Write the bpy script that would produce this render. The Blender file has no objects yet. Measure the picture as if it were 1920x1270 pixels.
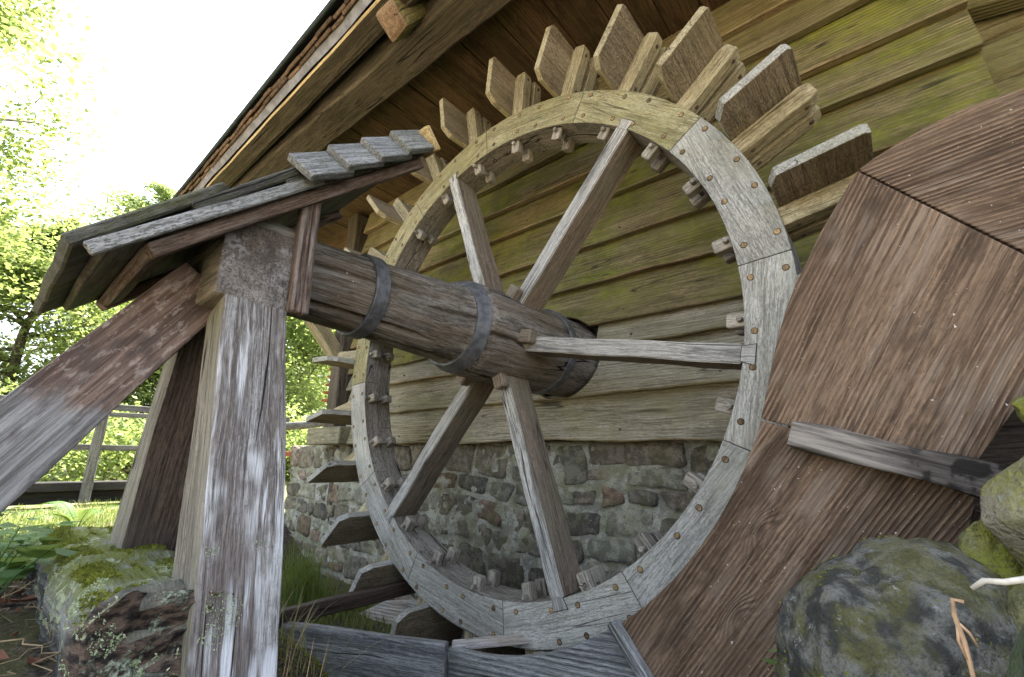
import bpy, bmesh, math, random
import numpy as np
from mathutils import Vector, Matrix, noise

sc = bpy.context.scene
col = sc.collection
R = math.radians

# ------------------------------------------------------------------ camera, sky, sun, exposure
CAM = Vector((1.41298, -1.51171, -0.53738))
YAW, TILT, ROLL, FPX = 0.709212512, 0.262369528, 0.0150271912, 837.3527
cam = bpy.data.cameras.new('camera')
cam.sensor_fit = 'HORIZONTAL'; cam.sensor_width = 36.0
cam.lens = FPX / 1920 * 36; cam.clip_start = 0.02; cam.clip_end = 3000
cam_o = bpy.data.objects.new('camera', cam); col.objects.link(cam_o)
_f = Vector((-math.sin(YAW)*math.cos(TILT), math.cos(YAW)*math.cos(TILT), math.sin(TILT)))
_r = _f.cross(Vector((0, 0, 1))).normalized(); _u = _r.cross(_f)
_r2 = math.cos(ROLL)*_r + math.sin(ROLL)*_u; _u2 = -math.sin(ROLL)*_r + math.cos(ROLL)*_u
cam_o.matrix_world = Matrix(((_r2.x, _u2.x, -_f.x, CAM.x), (_r2.y, _u2.y, -_f.y, CAM.y), (_r2.z, _u2.z, -_f.z, CAM.z), (0, 0, 0, 1)))
sc.camera = cam_o

SUN_DIR = Vector((-0.22, 0.46, 0.90)).normalized()        # towards the sun: behind the mill
world = bpy.data.worlds.new('World'); sc.world = world; world.use_nodes = True
wn = world.node_tree; wn.nodes.clear()
sky = wn.nodes.new('ShaderNodeTexSky'); sky.sky_type = 'NISHITA'; sky.sun_disc = False
sky.sun_elevation = math.asin(SUN_DIR.z); sky.sun_rotation = math.atan2(SUN_DIR.x, SUN_DIR.y)
sky.dust_density = 2.5; sky.air_density = 1.0; sky.ozone_density = 0.8
bg = wn.nodes.new('ShaderNodeBackground'); bg.inputs[1].default_value = 0.15
wo = wn.nodes.new('ShaderNodeOutputWorld')
hs = wn.nodes.new('ShaderNodeHueSaturation'); hs.inputs['Saturation'].default_value = 0.5       # thin white haze over the blue
wn.links.new(sky.outputs[0], hs.inputs['Color']); wn.links.new(hs.outputs[0], bg.inputs[0]); wn.links.new(bg.outputs[0], wo.inputs[0])
sl = bpy.data.lights.new('sun', 'SUN'); sl.energy = 5.0; sl.angle = R(0.53); sl.color = (1.0, 0.95, 0.86)
so = bpy.data.objects.new('sun', sl); col.objects.link(so)
so.rotation_euler = SUN_DIR.to_track_quat('Z', 'Y').to_euler()
sc.view_settings.view_transform = 'Standard'; sc.view_settings.look = 'None'
sc.view_settings.gamma = 1.0; sc.view_settings.use_curve_mapping = False
sc.view_settings.exposure = 2.42
sc.cycles.use_denoising = True
sc.cycles.max_bounces = 5; sc.cycles.diffuse_bounces = 3; sc.cycles.glossy_bounces = 2; sc.cycles.transmission_bounces = 3; sc.cycles.transparent_max_bounces = 4
sc.cycles.use_adaptive_sampling = True; sc.cycles.adaptive_threshold = 0.02; sc.cycles.caustics_reflective = False; sc.cycles.caustics_refractive = False

# ------------------------------------------------------------------ object helpers
WM = {}
def link(name, data, parent=None, M=None):
    o = bpy.data.objects.new(name, data); col.objects.link(o)
    M = M if M is not None else Matrix.Identity(4)
    WM[o.name] = M.copy()
    if parent is not None:
        o.parent = parent
        o.matrix_parent_inverse = Matrix.Identity(4)
        o.matrix_local = WM[parent.name].inverted() @ M
    else:
        o.matrix_world = M
    return o
def thing(name, label, cat, loc, group=None):
    o = link(name, None, None, Matrix.Translation(Vector(loc)))
    o['label'] = label; o['category'] = cat
    if group: o['group'] = group
    return o
def tag(o, label=None, cat=None, group=None, kind=None):
    if label: o['label'] = label
    if cat: o['category'] = cat
    if group: o['group'] = group
    if kind: o['kind'] = kind
    return o
def mesh_from(verts, faces, mat, smooth=False, name='mesh'):
    me = bpy.data.meshes.new(name)
    me.from_pydata([tuple(v) for v in verts], [], faces)
    if smooth: me.polygons.foreach_set('use_smooth', [True]*len(me.polygons))
    if mat: me.materials.append(mat)
    me.update()
    return me
def bm_mesh(bm, mat, smooth=False, name='mesh'):
    bmesh.ops.recalc_face_normals(bm, faces=bm.faces)
    me = bpy.data.meshes.new(name); bm.to_mesh(me); bm.free()
    if smooth: me.polygons.foreach_set('use_smooth', [True]*len(me.polygons))
    for m in (mat if isinstance(mat, (list, tuple)) else [mat]): me.materials.append(m)
    return me
def nz(p, s=1.0, o=0.0):
    return noise.noise(Vector((p[0]*s+o, p[1]*s+o*1.7, p[2]*s-o*.6)))
def box_bm(lx, ly, lz, bev=0.004, cuts=0, amp=0.0, seed=0.0, seg=1, nscale=6.0, ycuts=0):
    bm = bmesh.new(); bmesh.ops.create_cube(bm, size=1.0)
    for v in bm.verts: v.co = Vector((v.co.x*lx, v.co.y*ly, v.co.z*lz))
    if bev: bmesh.ops.bevel(bm, geom=list(bm.edges), offset=bev, segments=seg, profile=0.6, affect='EDGES')
    for i in range(1, cuts+1):
        x = -lx/2 + lx*i/(cuts+1)
        bmesh.ops.bisect_plane(bm, geom=bm.verts[:]+bm.edges[:]+bm.faces[:], plane_co=(x, 0, 0), plane_no=(1, 0, 0))
    for i in range(1, ycuts+1):
        y = -ly/2 + ly*i/(ycuts+1)
        bmesh.ops.bisect_plane(bm, geom=bm.verts[:]+bm.edges[:]+bm.faces[:], plane_co=(0, y, 0), plane_no=(0, 1, 0))
    if amp:
        for v in bm.verts:
            p = v.co.copy(); p.x *= .5
            v.co += amp*Vector((nz(p, nscale, seed)*.4, nz(p, nscale, seed+11), nz(p, nscale, seed+23)))
    return bm
def frame(p0, p1, up):
    """matrix with local X from p0 to p1, local Z close to `up`, origin in the middle"""
    p0, p1 = Vector(p0), Vector(p1); x = (p1-p0).normalized(); up = Vector(up)
    y = up.cross(x).normalized(); z = x.cross(y)
    c = (p0+p1)/2
    return Matrix(((x.x, y.x, z.x, c.x), (x.y, y.y, z.y, c.y), (x.z, y.z, z.z, c.z), (0, 0, 0, 1))), (p1-p0).length
def beam(name, p0, p1, w, t, mat, parent=None, up=(0, 0, 1), bev=0.005, cuts=0, amp=0.0, seed=0.0, ext=0.0):
    M, L = frame(p0, p1, up)
    return link(name, bm_mesh(box_bm(L+ext, w, t, bev, cuts, amp, seed), mat), parent, M)
def slab(name, outline, y0, y1, mat, parent, gdir, bev=0.004):
    """board cut to an outline given as (x, z) points in the wheel's plane, from y0 to y1; gdir = grain direction (x, z)"""
    gx = Vector((gdir[0], 0, gdir[1])).normalized(); gy = Vector((0, -1, 0)).cross(gx) * -1
    gzv = gx.cross(gy); c = Vector((sum(p[0] for p in outline)/len(outline), (y0+y1)/2, sum(p[1] for p in outline)/len(outline)))
    M = Matrix(((gx.x, gy.x, gzv.x, c.x), (gx.y, gy.y, gzv.y, c.y), (gx.z, gy.z, gzv.z, c.z), (0, 0, 0, 1)))
    Mi = M.inverted(); bm = bmesh.new()
    a = [bm.verts.new(Mi @ Vector((x, y0, z))) for x, z in outline]
    b = [bm.verts.new(Mi @ Vector((x, y1, z))) for x, z in outline]
    n = len(a); bm.faces.new(a); bm.faces.new(b[::-1])
    for i in range(n): bm.faces.new((a[i], b[i], b[(i+1) % n], a[(i+1) % n]))
    bmesh.ops.recalc_face_normals(bm, faces=bm.faces)
    if bev: bmesh.ops.bevel(bm, geom=[e for e in bm.edges if e.calc_face_angle(0) > .6], offset=bev, segments=2, profile=.6, affect='EDGES')
    return link(name, bm_mesh(bm, mat), parent, M)

# ------------------------------------------------------------------ procedural materials
class G:
    def __init__(s, name):
        s.m = bpy.data.materials.new(name); s.m.use_nodes = True; s.t = s.m.node_tree; s.t.nodes.clear()
        s.out = s.n('ShaderNodeOutputMaterial')
    def n(s, typ, **k):
        x = s.t.nodes.new(typ)
        for a, b in k.items(): setattr(x, a, b)
        return x
    def set(s, sock, v):
        if isinstance(v, bpy.types.NodeSocket): s.t.links.new(v, sock)
        elif v is not None: sock.default_value = v
    def math(s, op, a, b=None, c=None, clamp=False):
        x = s.n('ShaderNodeMath', operation=op, use_clamp=clamp)
        for i, v in enumerate((a, b, c)):
            if v is not None: s.set(x.inputs[i], v)
        return x.outputs[0]
    def vec(s, op, a, b=None):
        x = s.n('ShaderNodeVectorMath', operation=op); s.set(x.inputs[0], a)
        if b is not None: s.set(x.inputs[1], b)
        return x.outputs[0]
    def mix(s, f, a, b, mode='MIX'):
        x = s.n('ShaderNodeMix', data_type='RGBA', blend_type=mode)
        s.set(x.inputs[0], f)
        for i, v in ((6, a), (7, b)):
            s.set(x.inputs[i], v if isinstance(v, bpy.types.NodeSocket) else (*v, 1.0))
        return x.outputs[2]
    def ramp(s, f, lo, hi, a=0.0, b=1.0):
        x = s.n('ShaderNodeMapRange', interpolation_type='SMOOTHSTEP')
        s.set(x.inputs[0], f); x.inputs[1].default_value = lo; x.inputs[2].default_value = hi
        x.inputs[3].default_value = a; x.inputs[4].default_value = b
        return x.outputs[0]
    def noise(s, v, scale=1.0, detail=4.0, rough=.55, dist=0.0):
        x = s.n('ShaderNodeTexNoise'); s.set(x.inputs['Vector'], v); x.inputs['Scale'].default_value = scale
        x.inputs['Detail'].default_value = detail; x.inputs['Roughness'].default_value = rough; x.inputs['Distortion'].default_value = dist
        return x.outputs[0]
    def scaled(s, v, sx, sy, sz):
        return s.vec('MULTIPLY', v, (sx, sy, sz))
    def coords(s, rnd=True):
        tc = s.n('ShaderNodeTexCoord'); v = tc.outputs['Object']
        if rnd:
            oi = s.n('ShaderNodeObjectInfo'); cx = s.n('ShaderNodeCombineXYZ')
            for i, k in enumerate((37.0, 91.0, 53.0)): s.set(cx.inputs[i], s.math('MULTIPLY', oi.outputs['Random'], k))
            s.rnd = oi.outputs['Random']
            s.raw = v
            v = s.vec('ADD', v, cx.outputs[0])
        return v
    def sep(s, v):
        x = s.n('ShaderNodeSeparateXYZ'); s.set(x.inputs[0], v); return x.outputs
    def bsdf(s, colr, rough=.85, height=None, strength=.5, dist=.01, spec=.25, metal=0.0):
        b = s.n('ShaderNodeBsdfPrincipled'); s.set(b.inputs['Base Color'], colr if isinstance(colr, bpy.types.NodeSocket) else (*colr, 1))
        s.set(b.inputs['Roughness'], rough); b.inputs['Specular IOR Level'].default_value = spec; b.inputs['Metallic'].default_value = metal
        if height is not None:
            u = s.n('ShaderNodeBump'); u.inputs['Strength'].default_value = strength; u.inputs['Distance'].default_value = dist
            s.set(u.inputs['Height'], height); s.t.links.new(u.outputs[0], b.inputs['Normal'])
        s.t.links.new(b.outputs[0], s.out.inputs[0]); return s.m

def wood(name, light, dark, tint=None, tint_amt=.6, fine=150., mid=34., rings=0., ring_amt=.0, ring_wob=1.0, fleck=0., fleck_col=(.05, .05, .04),
         streak=0., streak_col=(.6, .62, .66), algae=0., algae_col=(.13, .17, .02), algae_s=2.2, crack=0., knots=0., bump=.5, rough=.85, vary=.25, algae2=None, specks=0., stain=0., con=1.):
    g = G(name); v = g.coords()
    wv_ = g.n('ShaderNodeTexNoise'); g.set(wv_.inputs['Vector'], g.scaled(v, 1.2, 3., 3.)); wv_.inputs['Scale'].default_value = 1.5; wv_.inputs['Detail'].default_value = 2
    v0 = v; v = g.vec('ADD', v, g.vec('MULTIPLY', g.vec('SUBTRACT', wv_.outputs[1], (.5, .5, .5)), (0., .03, .03)))
    big = g.noise(g.scaled(v, 1.3, 4., 4.), 1.8, 3, .62)
    nf = g.noise(g.scaled(v, 5., fine, fine), 1.0, 3, .7)
    nm = g.noise(g.scaled(v, 1.3, mid, mid), 1.0, 4, .65)
    nb = g.noise(g.scaled(v, .7, 7., 7.), 1.0, 2, .6)
    f = g.math('ADD', g.math('ADD', g.math('MULTIPLY', nf, .40), g.math('MULTIPLY', nm, .38)), g.math('MULTIPLY', nb, .22))
    c = g.mix(g.ramp(f, .5-.075/con, .5+.07/con), dark, light)
    gs = g.ramp(nf, .36, .44, 1., 0.)
    c = g.mix(g.math('MULTIPLY', gs, .62), c, tuple(x*.34 for x in dark))
    fb = g.noise(g.scaled(v, 34., 300., 300.), 1.0, 2, .7); pt = g.noise(v, 130., 1, .6)
    c = g.mix(g.math('MULTIPLY', g.ramp(fb, .36, .50, 1., 0.), .55), c, tuple(x*.5 for x in dark))
    c = g.mix(g.math('MULTIPLY', g.ramp(fb, .54, .66), .40), c, tuple(min(.8, x*1.35) for x in light))
    c = g.mix(g.math('MULTIPLY', g.ramp(pt, .60, .68), .35), c, tuple(x*.4 for x in dark))
    h = g.math('ADD', g.math('ADD', g.math('MULTIPLY', nf, .8), g.math('MULTIPLY', nm, .5)), g.math('MULTIPLY', fb, .5))
    if rings:
        s = g.sep(v0)
        wob = g.math('MULTIPLY', g.noise(g.scaled(v0, .8, 2.2, 2.2), 1.0, 3, .5), ring_wob)
        jit = g.math('MULTIPLY', g.noise(g.scaled(v0, 1.5, 18., 18.), 1.0, 3, .5), .011)
        ph = g.math('ADD', s[1], g.math('MULTIPLY', s[2], .35))
        ph = g.math('ADD', g.math('ADD', ph, wob), jit)
        if knots:
            vo = g.n('ShaderNodeTexVoronoi'); g.set(vo.inputs['Vector'], g.scaled(v0, 1.6, 3.4, 3.4)); vo.inputs['Scale'].default_value = knots
            kd = vo.outputs['Distance']; kn = g.ramp(kd, 0., .20, 1., 0.)
            ph = g.math('ADD', ph, g.math('MULTIPLY', kn, .030))
        w = g.math('SINE', g.math('MULTIPLY', ph, rings*6.2832))
        w = g.ramp(w, -.9, .9)
        vis = g.ramp(g.noise(g.scaled(v0, .5, 2.5, 2.5), 1.9, 3), .3, .62, .25, 1.)
        wv = g.math('MULTIPLY', g.math('SUBTRACT', 1.0, w), vis)
        c = g.mix(g.math('MULTIPLY', wv, ring_amt), c, tuple(x*.42 for x in dark))
        h = g.math('ADD', h, g.math('MULTIPLY', g.math('MULTIPLY', w, vis), .9))
        if knots:
            c = g.mix(g.math('MULTIPLY', g.ramp(kd, .015, .07, 1., 0.), .85), c, tuple(x*.3 for x in dark))
    if tint is not None:
        c = g.mix(g.math('MULTIPLY', g.ramp(big, .40, .62), tint_amt), c, g.mix(g.ramp(nf, .4, .6), tuple(x*.6 for x in tint), tint))
    if stain:
        sn = g.noise(g.scaled(v, 1.6, 5., 5.), 2.1, 4, .66)
        c = g.mix(g.math('MULTIPLY', g.ramp(sn, .54, .63), stain), c, tuple(x*.33 for x in dark))
    if streak:
        st = g.noise(g.scaled(v, 2.2, 48., 48.), 1.0, 4, .7)
        pm_ = g.ramp(g.noise(g.scaled(v, 2.6, 5., 5.), 1.5, 3, .6), .43, .60)
        c = g.mix(g.math('MULTIPLY', g.math('MULTIPLY', g.ramp(st, .47, .58), pm_), streak), c, streak_col)
    if fleck:
        fl = g.noise(g.scaled(v, 70., 260., 260.), 1.0, 2, .7)
        fm_ = g.ramp(g.noise(v, 6., 3, .6), .3, .6, .3, 1.)
        ff = g.math('MULTIPLY', g.ramp(fl, .50, .60), fm_)
        c = g.mix(g.math('MULTIPLY', ff, fleck), c, fleck_col)
        h = g.math('SUBTRACT', h, g.math('MULTIPLY', ff, .6))
    if algae:
        an = g.noise(g.scaled(v, 1., 2.4, 2.4), algae_s, 5, .66)
        ag = g.noise(g.scaled(v, 14., 60., 60.), 1.0, 2, .65)
        am = g.math('MULTIPLY', g.ramp(an, .38, .62), g.ramp(ag, .3, .58, .25, 1.))
        ac = g.mix(g.ramp(g.noise(v, 6., 3, .65), .35, .65), algae_col, algae2 or tuple(x*.5 for x in algae_col))
        c = g.mix(g.math('MULTIPLY', am, algae), c, ac)
    if crack:
        cn = g.noise(g.scaled(v, .7, 11., 11.), 1.0, 2, .5)
        ck = g.ramp(g.math('ABSOLUTE', g.math('SUBTRACT', cn, .5)), .002, .011, 1., 0.)
        cp = g.ramp(g.noise(g.scaled(v, 1.1, 4., 4.), 1.6, 3), .49, .58)
        ck = g.math('MULTIPLY', ck, cp)
        c = g.mix(g.math('MULTIPLY', ck, crack), c, (.012, .010, .009)); h = g.math('SUBTRACT', h, g.math('MULTIPLY', ck, 1.4))
    if specks:
        sp = g.noise(v, 95., 2, .5); c = g.mix(g.math('MULTIPLY', g.ramp(sp, .735, .76), specks), c, (.62, .58, .52))
    if vary:
        k = g.math('ADD', 1.0-vary/2, g.math('MULTIPLY', g.rnd, vary)); cc = g.n('ShaderNodeCombineXYZ')
        for i in range(3): g.set(cc.inputs[i], k)
        c = g.mix(1.0, c, cc.outputs[0], 'MULTIPLY')
    return g.bsdf(c, rough, h, bump, .006)

M = {}
M['felloe_grey'] = wood('felloe_grey', (.55, .54, .50), (.36, .35, .315), tint=(.45, .445, .40), tint_amt=.5, fleck=.55, fleck_col=(.16, .155, .13), algae=.3, algae_col=(.31, .30, .19), crack=.6, stain=.2, bump=.6, vary=.3)
M['felloe_olive'] = wood('felloe_olive', (.44, .40, .25), (.26, .23, .125), tint=(.33, .31, .17), tint_amt=.5, fleck=.6, fleck_col=(.13, .115, .06), algae=.35, algae_col=(.28, .25, .08), crack=.5, stain=.12, bump=.6, vary=.14)
M['rim_inner'] = wood('rim_inner', (.36, .33, .29), (.19, .17, .145), fleck=.3, crack=.9, bump=.6, vary=.15)
M['spoke_grey'] = wood('spoke_grey', (.50, .49, .46), (.28, .27, .25), tint=(.40, .39, .36), streak=.6, streak_col=(.05, .05, .048), crack=.9, bump=.6, vary=.14)
M['spoke_brown'] = wood('spoke_brown', (.30, .24, .185), (.17, .13, .10), tint=(.23, .21, .15), crack=.6, fleck=.25, bump=.4, vary=.2)
M['float'] = wood('float', (.41, .335, .245), (.225, .175, .12), tint=(.34, .28, .17), fleck=.7, fleck_col=(.07, .055, .04), bump=.6, vary=.3, algae=.25, algae_col=(.22, .20, .09), stain=.2)
M['arm'] = wood('arm', (.50, .44, .29), (.30, .25, .15), fleck=.45, fleck_col=(.1, .09, .05), crack=.7, bump=.5, vary=.2)
M['dowel'] = wood('dowel', (.33, .22, .11), (.15, .10, .055), bump=.3, vary=.8)
M['tenon'] = wood('tenon', (.37, .335, .28), (.20, .18, .15), crack=.8, stain=.35, bump=.6, vary=.4)
M['axle'] = wood('axle', (.27, .245, .215), (.11, .096, .082), tint=(.19, .145, .10), tint_amt=.55, crack=1., streak=.4, streak_col=(.36, .345, .32), stain=.55, specks=.9, bump=.8, vary=.0, con=.9)
M['panel'] = wood('panel', (.275, .185, .12), (.112, .07, .044), tint=(.165, .11, .072), tint_amt=.5, rings=96., ring_amt=.88, ring_wob=.05, knots=1.5, streak=.34, streak_col=(.35, .28, .22), stain=.5, specks=.9, bump=.75, vary=.16, rough=.75, con=.9)
M['trough_grey'] = wood('trough_grey', (.42, .42, .42), (.19, .19, .20), rings=60., ring_amt=.45, ring_wob=.05, algae=.4, algae_col=(.17, .21, .15), crack=.6, bump=.7, vary=.15)
M['trough_pale'] = wood('trough_pale', (.55, .53, .52), (.36, .34, .33), rings=55., ring_amt=.25, ring_wob=.08, tint=(.42, .34, .24), crack=.6, bump=.5)
M['wet_wood'] = wood('wet_wood', (.10, .078, .062), (.04, .031, .026), tint=(.09, .055, .038), tint_amt=.4, crack=.6, bump=.6, rough=.55)
M['siding_low'] = wood('siding_low', (.45, .41, .325), (.25, .22, .165), stain=.35, tint=(.36, .33, .23), rings=70., ring_amt=.25, ring_wob=.05, algae=.45, algae_col=(.21, .205, .085), algae_s=1.3, crack=.7, bump=.6, vary=.25)
M['siding_green'] = wood('siding_green', (.31, .25, .135), (.14, .11, .058), tint=(.24, .21, .09), stain=.35, rings=62., ring_amt=.3, ring_wob=.05, algae=.9, algae_col=(.20, .21, .03), algae2=(.10, .105, .02), algae_s=1.9, crack=.7, bump=.6, vary=.3)
M['siding_top'] = wood('siding_top', (.38, .31, .19), (.19, .15, .085), tint=(.32, .29, .14), stain=.3, rings=62., ring_amt=.3, ring_wob=.05, algae=.65, algae_col=(.25, .245, .09), algae_s=1.6, crack=.7, bump=.6, vary=.3)
M['siding_edge'] = wood('siding_edge', (.36, .27, .17), (.20, .14, .08), tint=(.27, .27, .15), algae=.3, algae_col=(.19, .21, .06), bump=.4)
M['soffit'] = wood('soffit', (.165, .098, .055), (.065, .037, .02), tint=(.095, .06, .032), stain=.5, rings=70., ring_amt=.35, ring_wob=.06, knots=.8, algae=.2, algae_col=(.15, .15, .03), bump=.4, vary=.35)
M['beam_old'] = wood('beam_old', (.15, .125, .096), (.062, .05, .039), stain=.3, tint=(.10, .088, .055), crack=.9, bump=.7, vary=.15)
M['fascia'] = wood('fascia', (.55, .42, .21), (.33, .23, .10), bump=.4, crack=.4)
M['log_end'] = wood('log_end', (.29, .20, .13), (.15, .095, .06), crack=.8, stain=.3, bump=.6)
M['log_bark'] = wood('log_bark', (.23, .21, .10), (.12, .10, .045), algae=.6, algae_col=(.13, .16, .03), crack=1., bump=.8)
M['shingle_brown'] = wood('shingle_brown', (.19, .125, .08), (.07, .045, .03), bump=.6, vary=.7)
M['post'] = wood('post', (.46, .45, .445), (.19, .17, .16), tint=(.16, .125, .105), tint_amt=.65, streak=.9, streak_col=(.70, .71, .73), crack=.9, bump=.9, vary=.05, stain=.25)
M['post_side'] = wood('post_side', (.35, .315, .265), (.17, .15, .122), tint=(.26, .24, .195), crack=1., algae=.35, algae_col=(.22, .23, .12), stain=.3, bump=.8)
M['leg_shaded'] = wood('leg_shaded', (.17, .125, .10), (.075, .055, .045), tint=(.13, .11, .10), crack=.8, bump=.6)  # shade on the rear leg's inner face is put into this colour
M['block'] = wood('block', (.35, .325, .31), (.16, .14, .13), tint=(.13, .10, .085), tint_amt=.7, stain=.6, streak=.6, streak_col=(.50, .50, .54), bump=.6, vary=0)
M['small_roof_grey'] = wood('small_roof_grey', (.38, .385, .39), (.17, .17, .17), fleck=.6, tint=(.22, .23, .235), stain=.4, algae=.45, algae_col=(.12, .135, .06), bump=.6)
M['small_roof_under'] = wood('small_roof_under', (.17, .145, .12), (.065, .055, .045), stain=.4, tint=(.14, .15, .11), algae=.4, algae_col=(.12, .17, .06), crack=.6, bump=.5)
M['red_brown'] = wood('red_brown', (.235, .175, .145), (.095, .064, .05), rings=60., ring_amt=.4, ring_wob=.04, streak=.35, streak_col=(.42, .39, .37), crack=.8, bump=.6)
M['fence_wood'] = wood('fence_wood', (.20, .195, .185), (.09, .085, .08), crack=.6, bump=.5)
M['dark_beam'] = wood('dark_beam', (.05, .045, .042), (.022, .02, .02), bump=.5)

M['verge'] = wood('verge', (.17, .165, .15), (.06, .056, .05), tint=(.10, .10, .08), fleck=.5, algae=.6, algae_col=(.10, .11, .04), stain=.4, crack=.7, bump=.8)
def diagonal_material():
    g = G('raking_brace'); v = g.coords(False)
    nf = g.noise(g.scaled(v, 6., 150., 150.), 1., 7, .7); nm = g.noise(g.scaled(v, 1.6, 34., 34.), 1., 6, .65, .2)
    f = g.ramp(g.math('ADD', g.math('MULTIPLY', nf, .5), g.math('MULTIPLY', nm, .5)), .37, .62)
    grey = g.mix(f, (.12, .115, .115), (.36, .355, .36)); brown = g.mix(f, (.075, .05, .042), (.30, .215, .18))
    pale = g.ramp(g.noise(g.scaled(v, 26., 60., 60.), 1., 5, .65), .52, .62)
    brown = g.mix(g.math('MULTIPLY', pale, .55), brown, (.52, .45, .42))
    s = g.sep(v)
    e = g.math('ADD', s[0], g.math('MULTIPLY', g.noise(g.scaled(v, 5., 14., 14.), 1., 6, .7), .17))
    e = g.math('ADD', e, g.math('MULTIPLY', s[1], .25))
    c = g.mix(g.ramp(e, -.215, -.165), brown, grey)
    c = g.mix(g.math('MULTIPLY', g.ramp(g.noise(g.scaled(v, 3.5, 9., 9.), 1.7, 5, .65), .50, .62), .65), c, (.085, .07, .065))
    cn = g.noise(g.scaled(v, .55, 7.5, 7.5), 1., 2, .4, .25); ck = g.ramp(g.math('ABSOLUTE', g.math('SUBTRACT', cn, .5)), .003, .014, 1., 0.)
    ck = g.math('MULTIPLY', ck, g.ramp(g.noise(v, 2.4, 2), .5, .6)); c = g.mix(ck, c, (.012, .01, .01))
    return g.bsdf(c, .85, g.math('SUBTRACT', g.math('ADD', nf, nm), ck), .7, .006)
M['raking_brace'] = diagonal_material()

def rock_material(name, a, b, moss=(.16, .17, .04), moss_amt=.6, lich=(.45, .47, .44), lich_amt=.4, scale=6., bump=.9, rough=.9, band=0.):
    g = G(name); v = g.coords()
    n1 = g.noise(v, scale, 6, .62); n2 = g.noise(v, scale*7, 4, .6)
    c = g.mix(g.ramp(n1, .42, .58), a, b)
    if band:
        bn = g.noise(g.scaled(v, 3., 3., band), 2.2, 4, .6, .6); c = g.mix(g.ramp(bn, .42, .6), c, tuple(x*.55 for x in a))
    c = g.mix(g.math('MULTIPLY', g.ramp(n2, .5, .66), .55), c, tuple(x*.3 for x in a))
    m = g.math('MULTIPLY', g.ramp(g.noise(v, scale*.55, 5, .6), .45, .6), g.ramp(g.noise(v, scale*10, 3), .3, .6, .3, 1.))
    c = g.mix(g.math('MULTIPLY', m, moss_amt), c, moss)
    l = g.math('MULTIPLY', g.ramp(g.noise(v, scale*1.7, 4, .7), .58, .68), g.ramp(g.noise(v, scale*14, 3), .4, .6))
    c = g.mix(g.math('MULTIPLY', l, lich_amt), c, lich)
    k = g.math('ADD', .82, g.math('MULTIPLY', g.rnd, .36)); cc = g.n('ShaderNodeCombineXYZ')
    for i in range(3): g.set(cc.inputs[i], k)
    c = g.mix(1., c, cc.outputs[0], 'MULTIPLY')
    return g.bsdf(c, rough, g.math('ADD', n1, g.math('MULTIPLY', n2, .6)), bump, .02)
M['boulder'] = rock_material('boulder', (.21, .205, .175), (.055, .056, .05), moss=(.145, .135, .035), moss_amt=.75, lich=(.42, .44, .42), lich_amt=.8, scale=24., bump=1.)
M['slate'] = rock_material('slate', (.36, .34, .25), (.23, .21, .15), moss=(.30, .29, .05), moss_amt=.6, band=16., scale=16.)
M['mossrock'] = rock_material('mossrock', (.22, .21, .10), (.13, .13, .06), moss=(.24, .25, .03), moss_amt=.9, scale=20.)
M['darkrock'] = rock_material('darkrock', (.13, .14, .13), (.07, .075, .075), moss=(.10, .15, .03), moss_amt=.6, scale=16.)
STONES = [rock_material('stone_%d' % i, a, b, moss=(.15, .15, .05), moss_amt=.4, lich_amt=.45, scale=19.) for i, (a, b) in enumerate([
    ((.27, .235, .19), (.14, .12, .095)), ((.21, .19, .16), (.105, .095, .082)), ((.35, .31, .245), (.19, .165, .13)),
    ((.28, .205, .15), (.15, .105, .08)), ((.27, .255, .21), (.14, .132, .11)), ((.39, .31, .25), (.22, .17, .14)), ((.37, .36, .29), (.20, .20, .16))])]
M['mortar'] = rock_material('mortar', (.46, .45, .385), (.28, .275, .23), moss=(.20, .21, .08), moss_amt=.6, scale=17., bump=1.)

def log_material():
    g = G('mossy_log'); v = g.coords(False)
    nf = g.noise(g.scaled(v, 4., 50., 50.), 1., 5, .62); nm = g.noise(g.scaled(v, 1., 12., 12.), 1., 4, .6, .5)
    c = g.mix(g.ramp(g.math('ADD', nf, nm), .85, 1.12), (.075, .075, .072), (.31, .31, .295))
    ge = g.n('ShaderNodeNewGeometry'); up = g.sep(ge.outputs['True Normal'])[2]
    mn = g.noise(v, 7., 5, .65)
    xr = g.ramp(g.sep(v)[0], .30, .42, 1., .12)
    mo = g.math('MULTIPLY', g.math('MULTIPLY', g.ramp(mn, .36, .50), g.ramp(up, .1, .6, .0, 1.)), xr)
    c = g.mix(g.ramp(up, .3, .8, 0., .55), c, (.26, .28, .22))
    c = g.mix(g.math('MULTIPLY', mo, .85), c, g.mix(g.noise(v, 30., 3), (.20, .21, .02), (.10, .13, .02)))
    li = g.math('MULTIPLY', g.ramp(g.noise(v, 8.5, 5, .7), .53, .6), g.ramp(g.noise(v, 60., 3), .38, .55))
    c = g.mix(g.math('MULTIPLY', li, .85), c, (.44, .49, .31))
    s = g.sep(v)
    rot = g.ramp(g.math('ADD', s[0], g.math('MULTIPLY', g.noise(v, 14., 4), .12)), .42, .50)
    rc = g.mix(g.ramp(g.noise(g.scaled(v, 20., 30., 70.), 1., 6, .7), .4, .62), (.018, .014, .012), (.125, .088, .064)); rc = g.mix(g.math('MULTIPLY', li, .8), rc, (.40, .46, .34))
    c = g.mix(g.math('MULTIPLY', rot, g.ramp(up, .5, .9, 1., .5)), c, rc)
    return g.bsdf(c, .92, g.math('ADD', g.math('ADD', nf, nm), g.math('MULTIPLY', li, .7)), .9, .01)
M['mossy_log'] = log_material()

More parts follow.
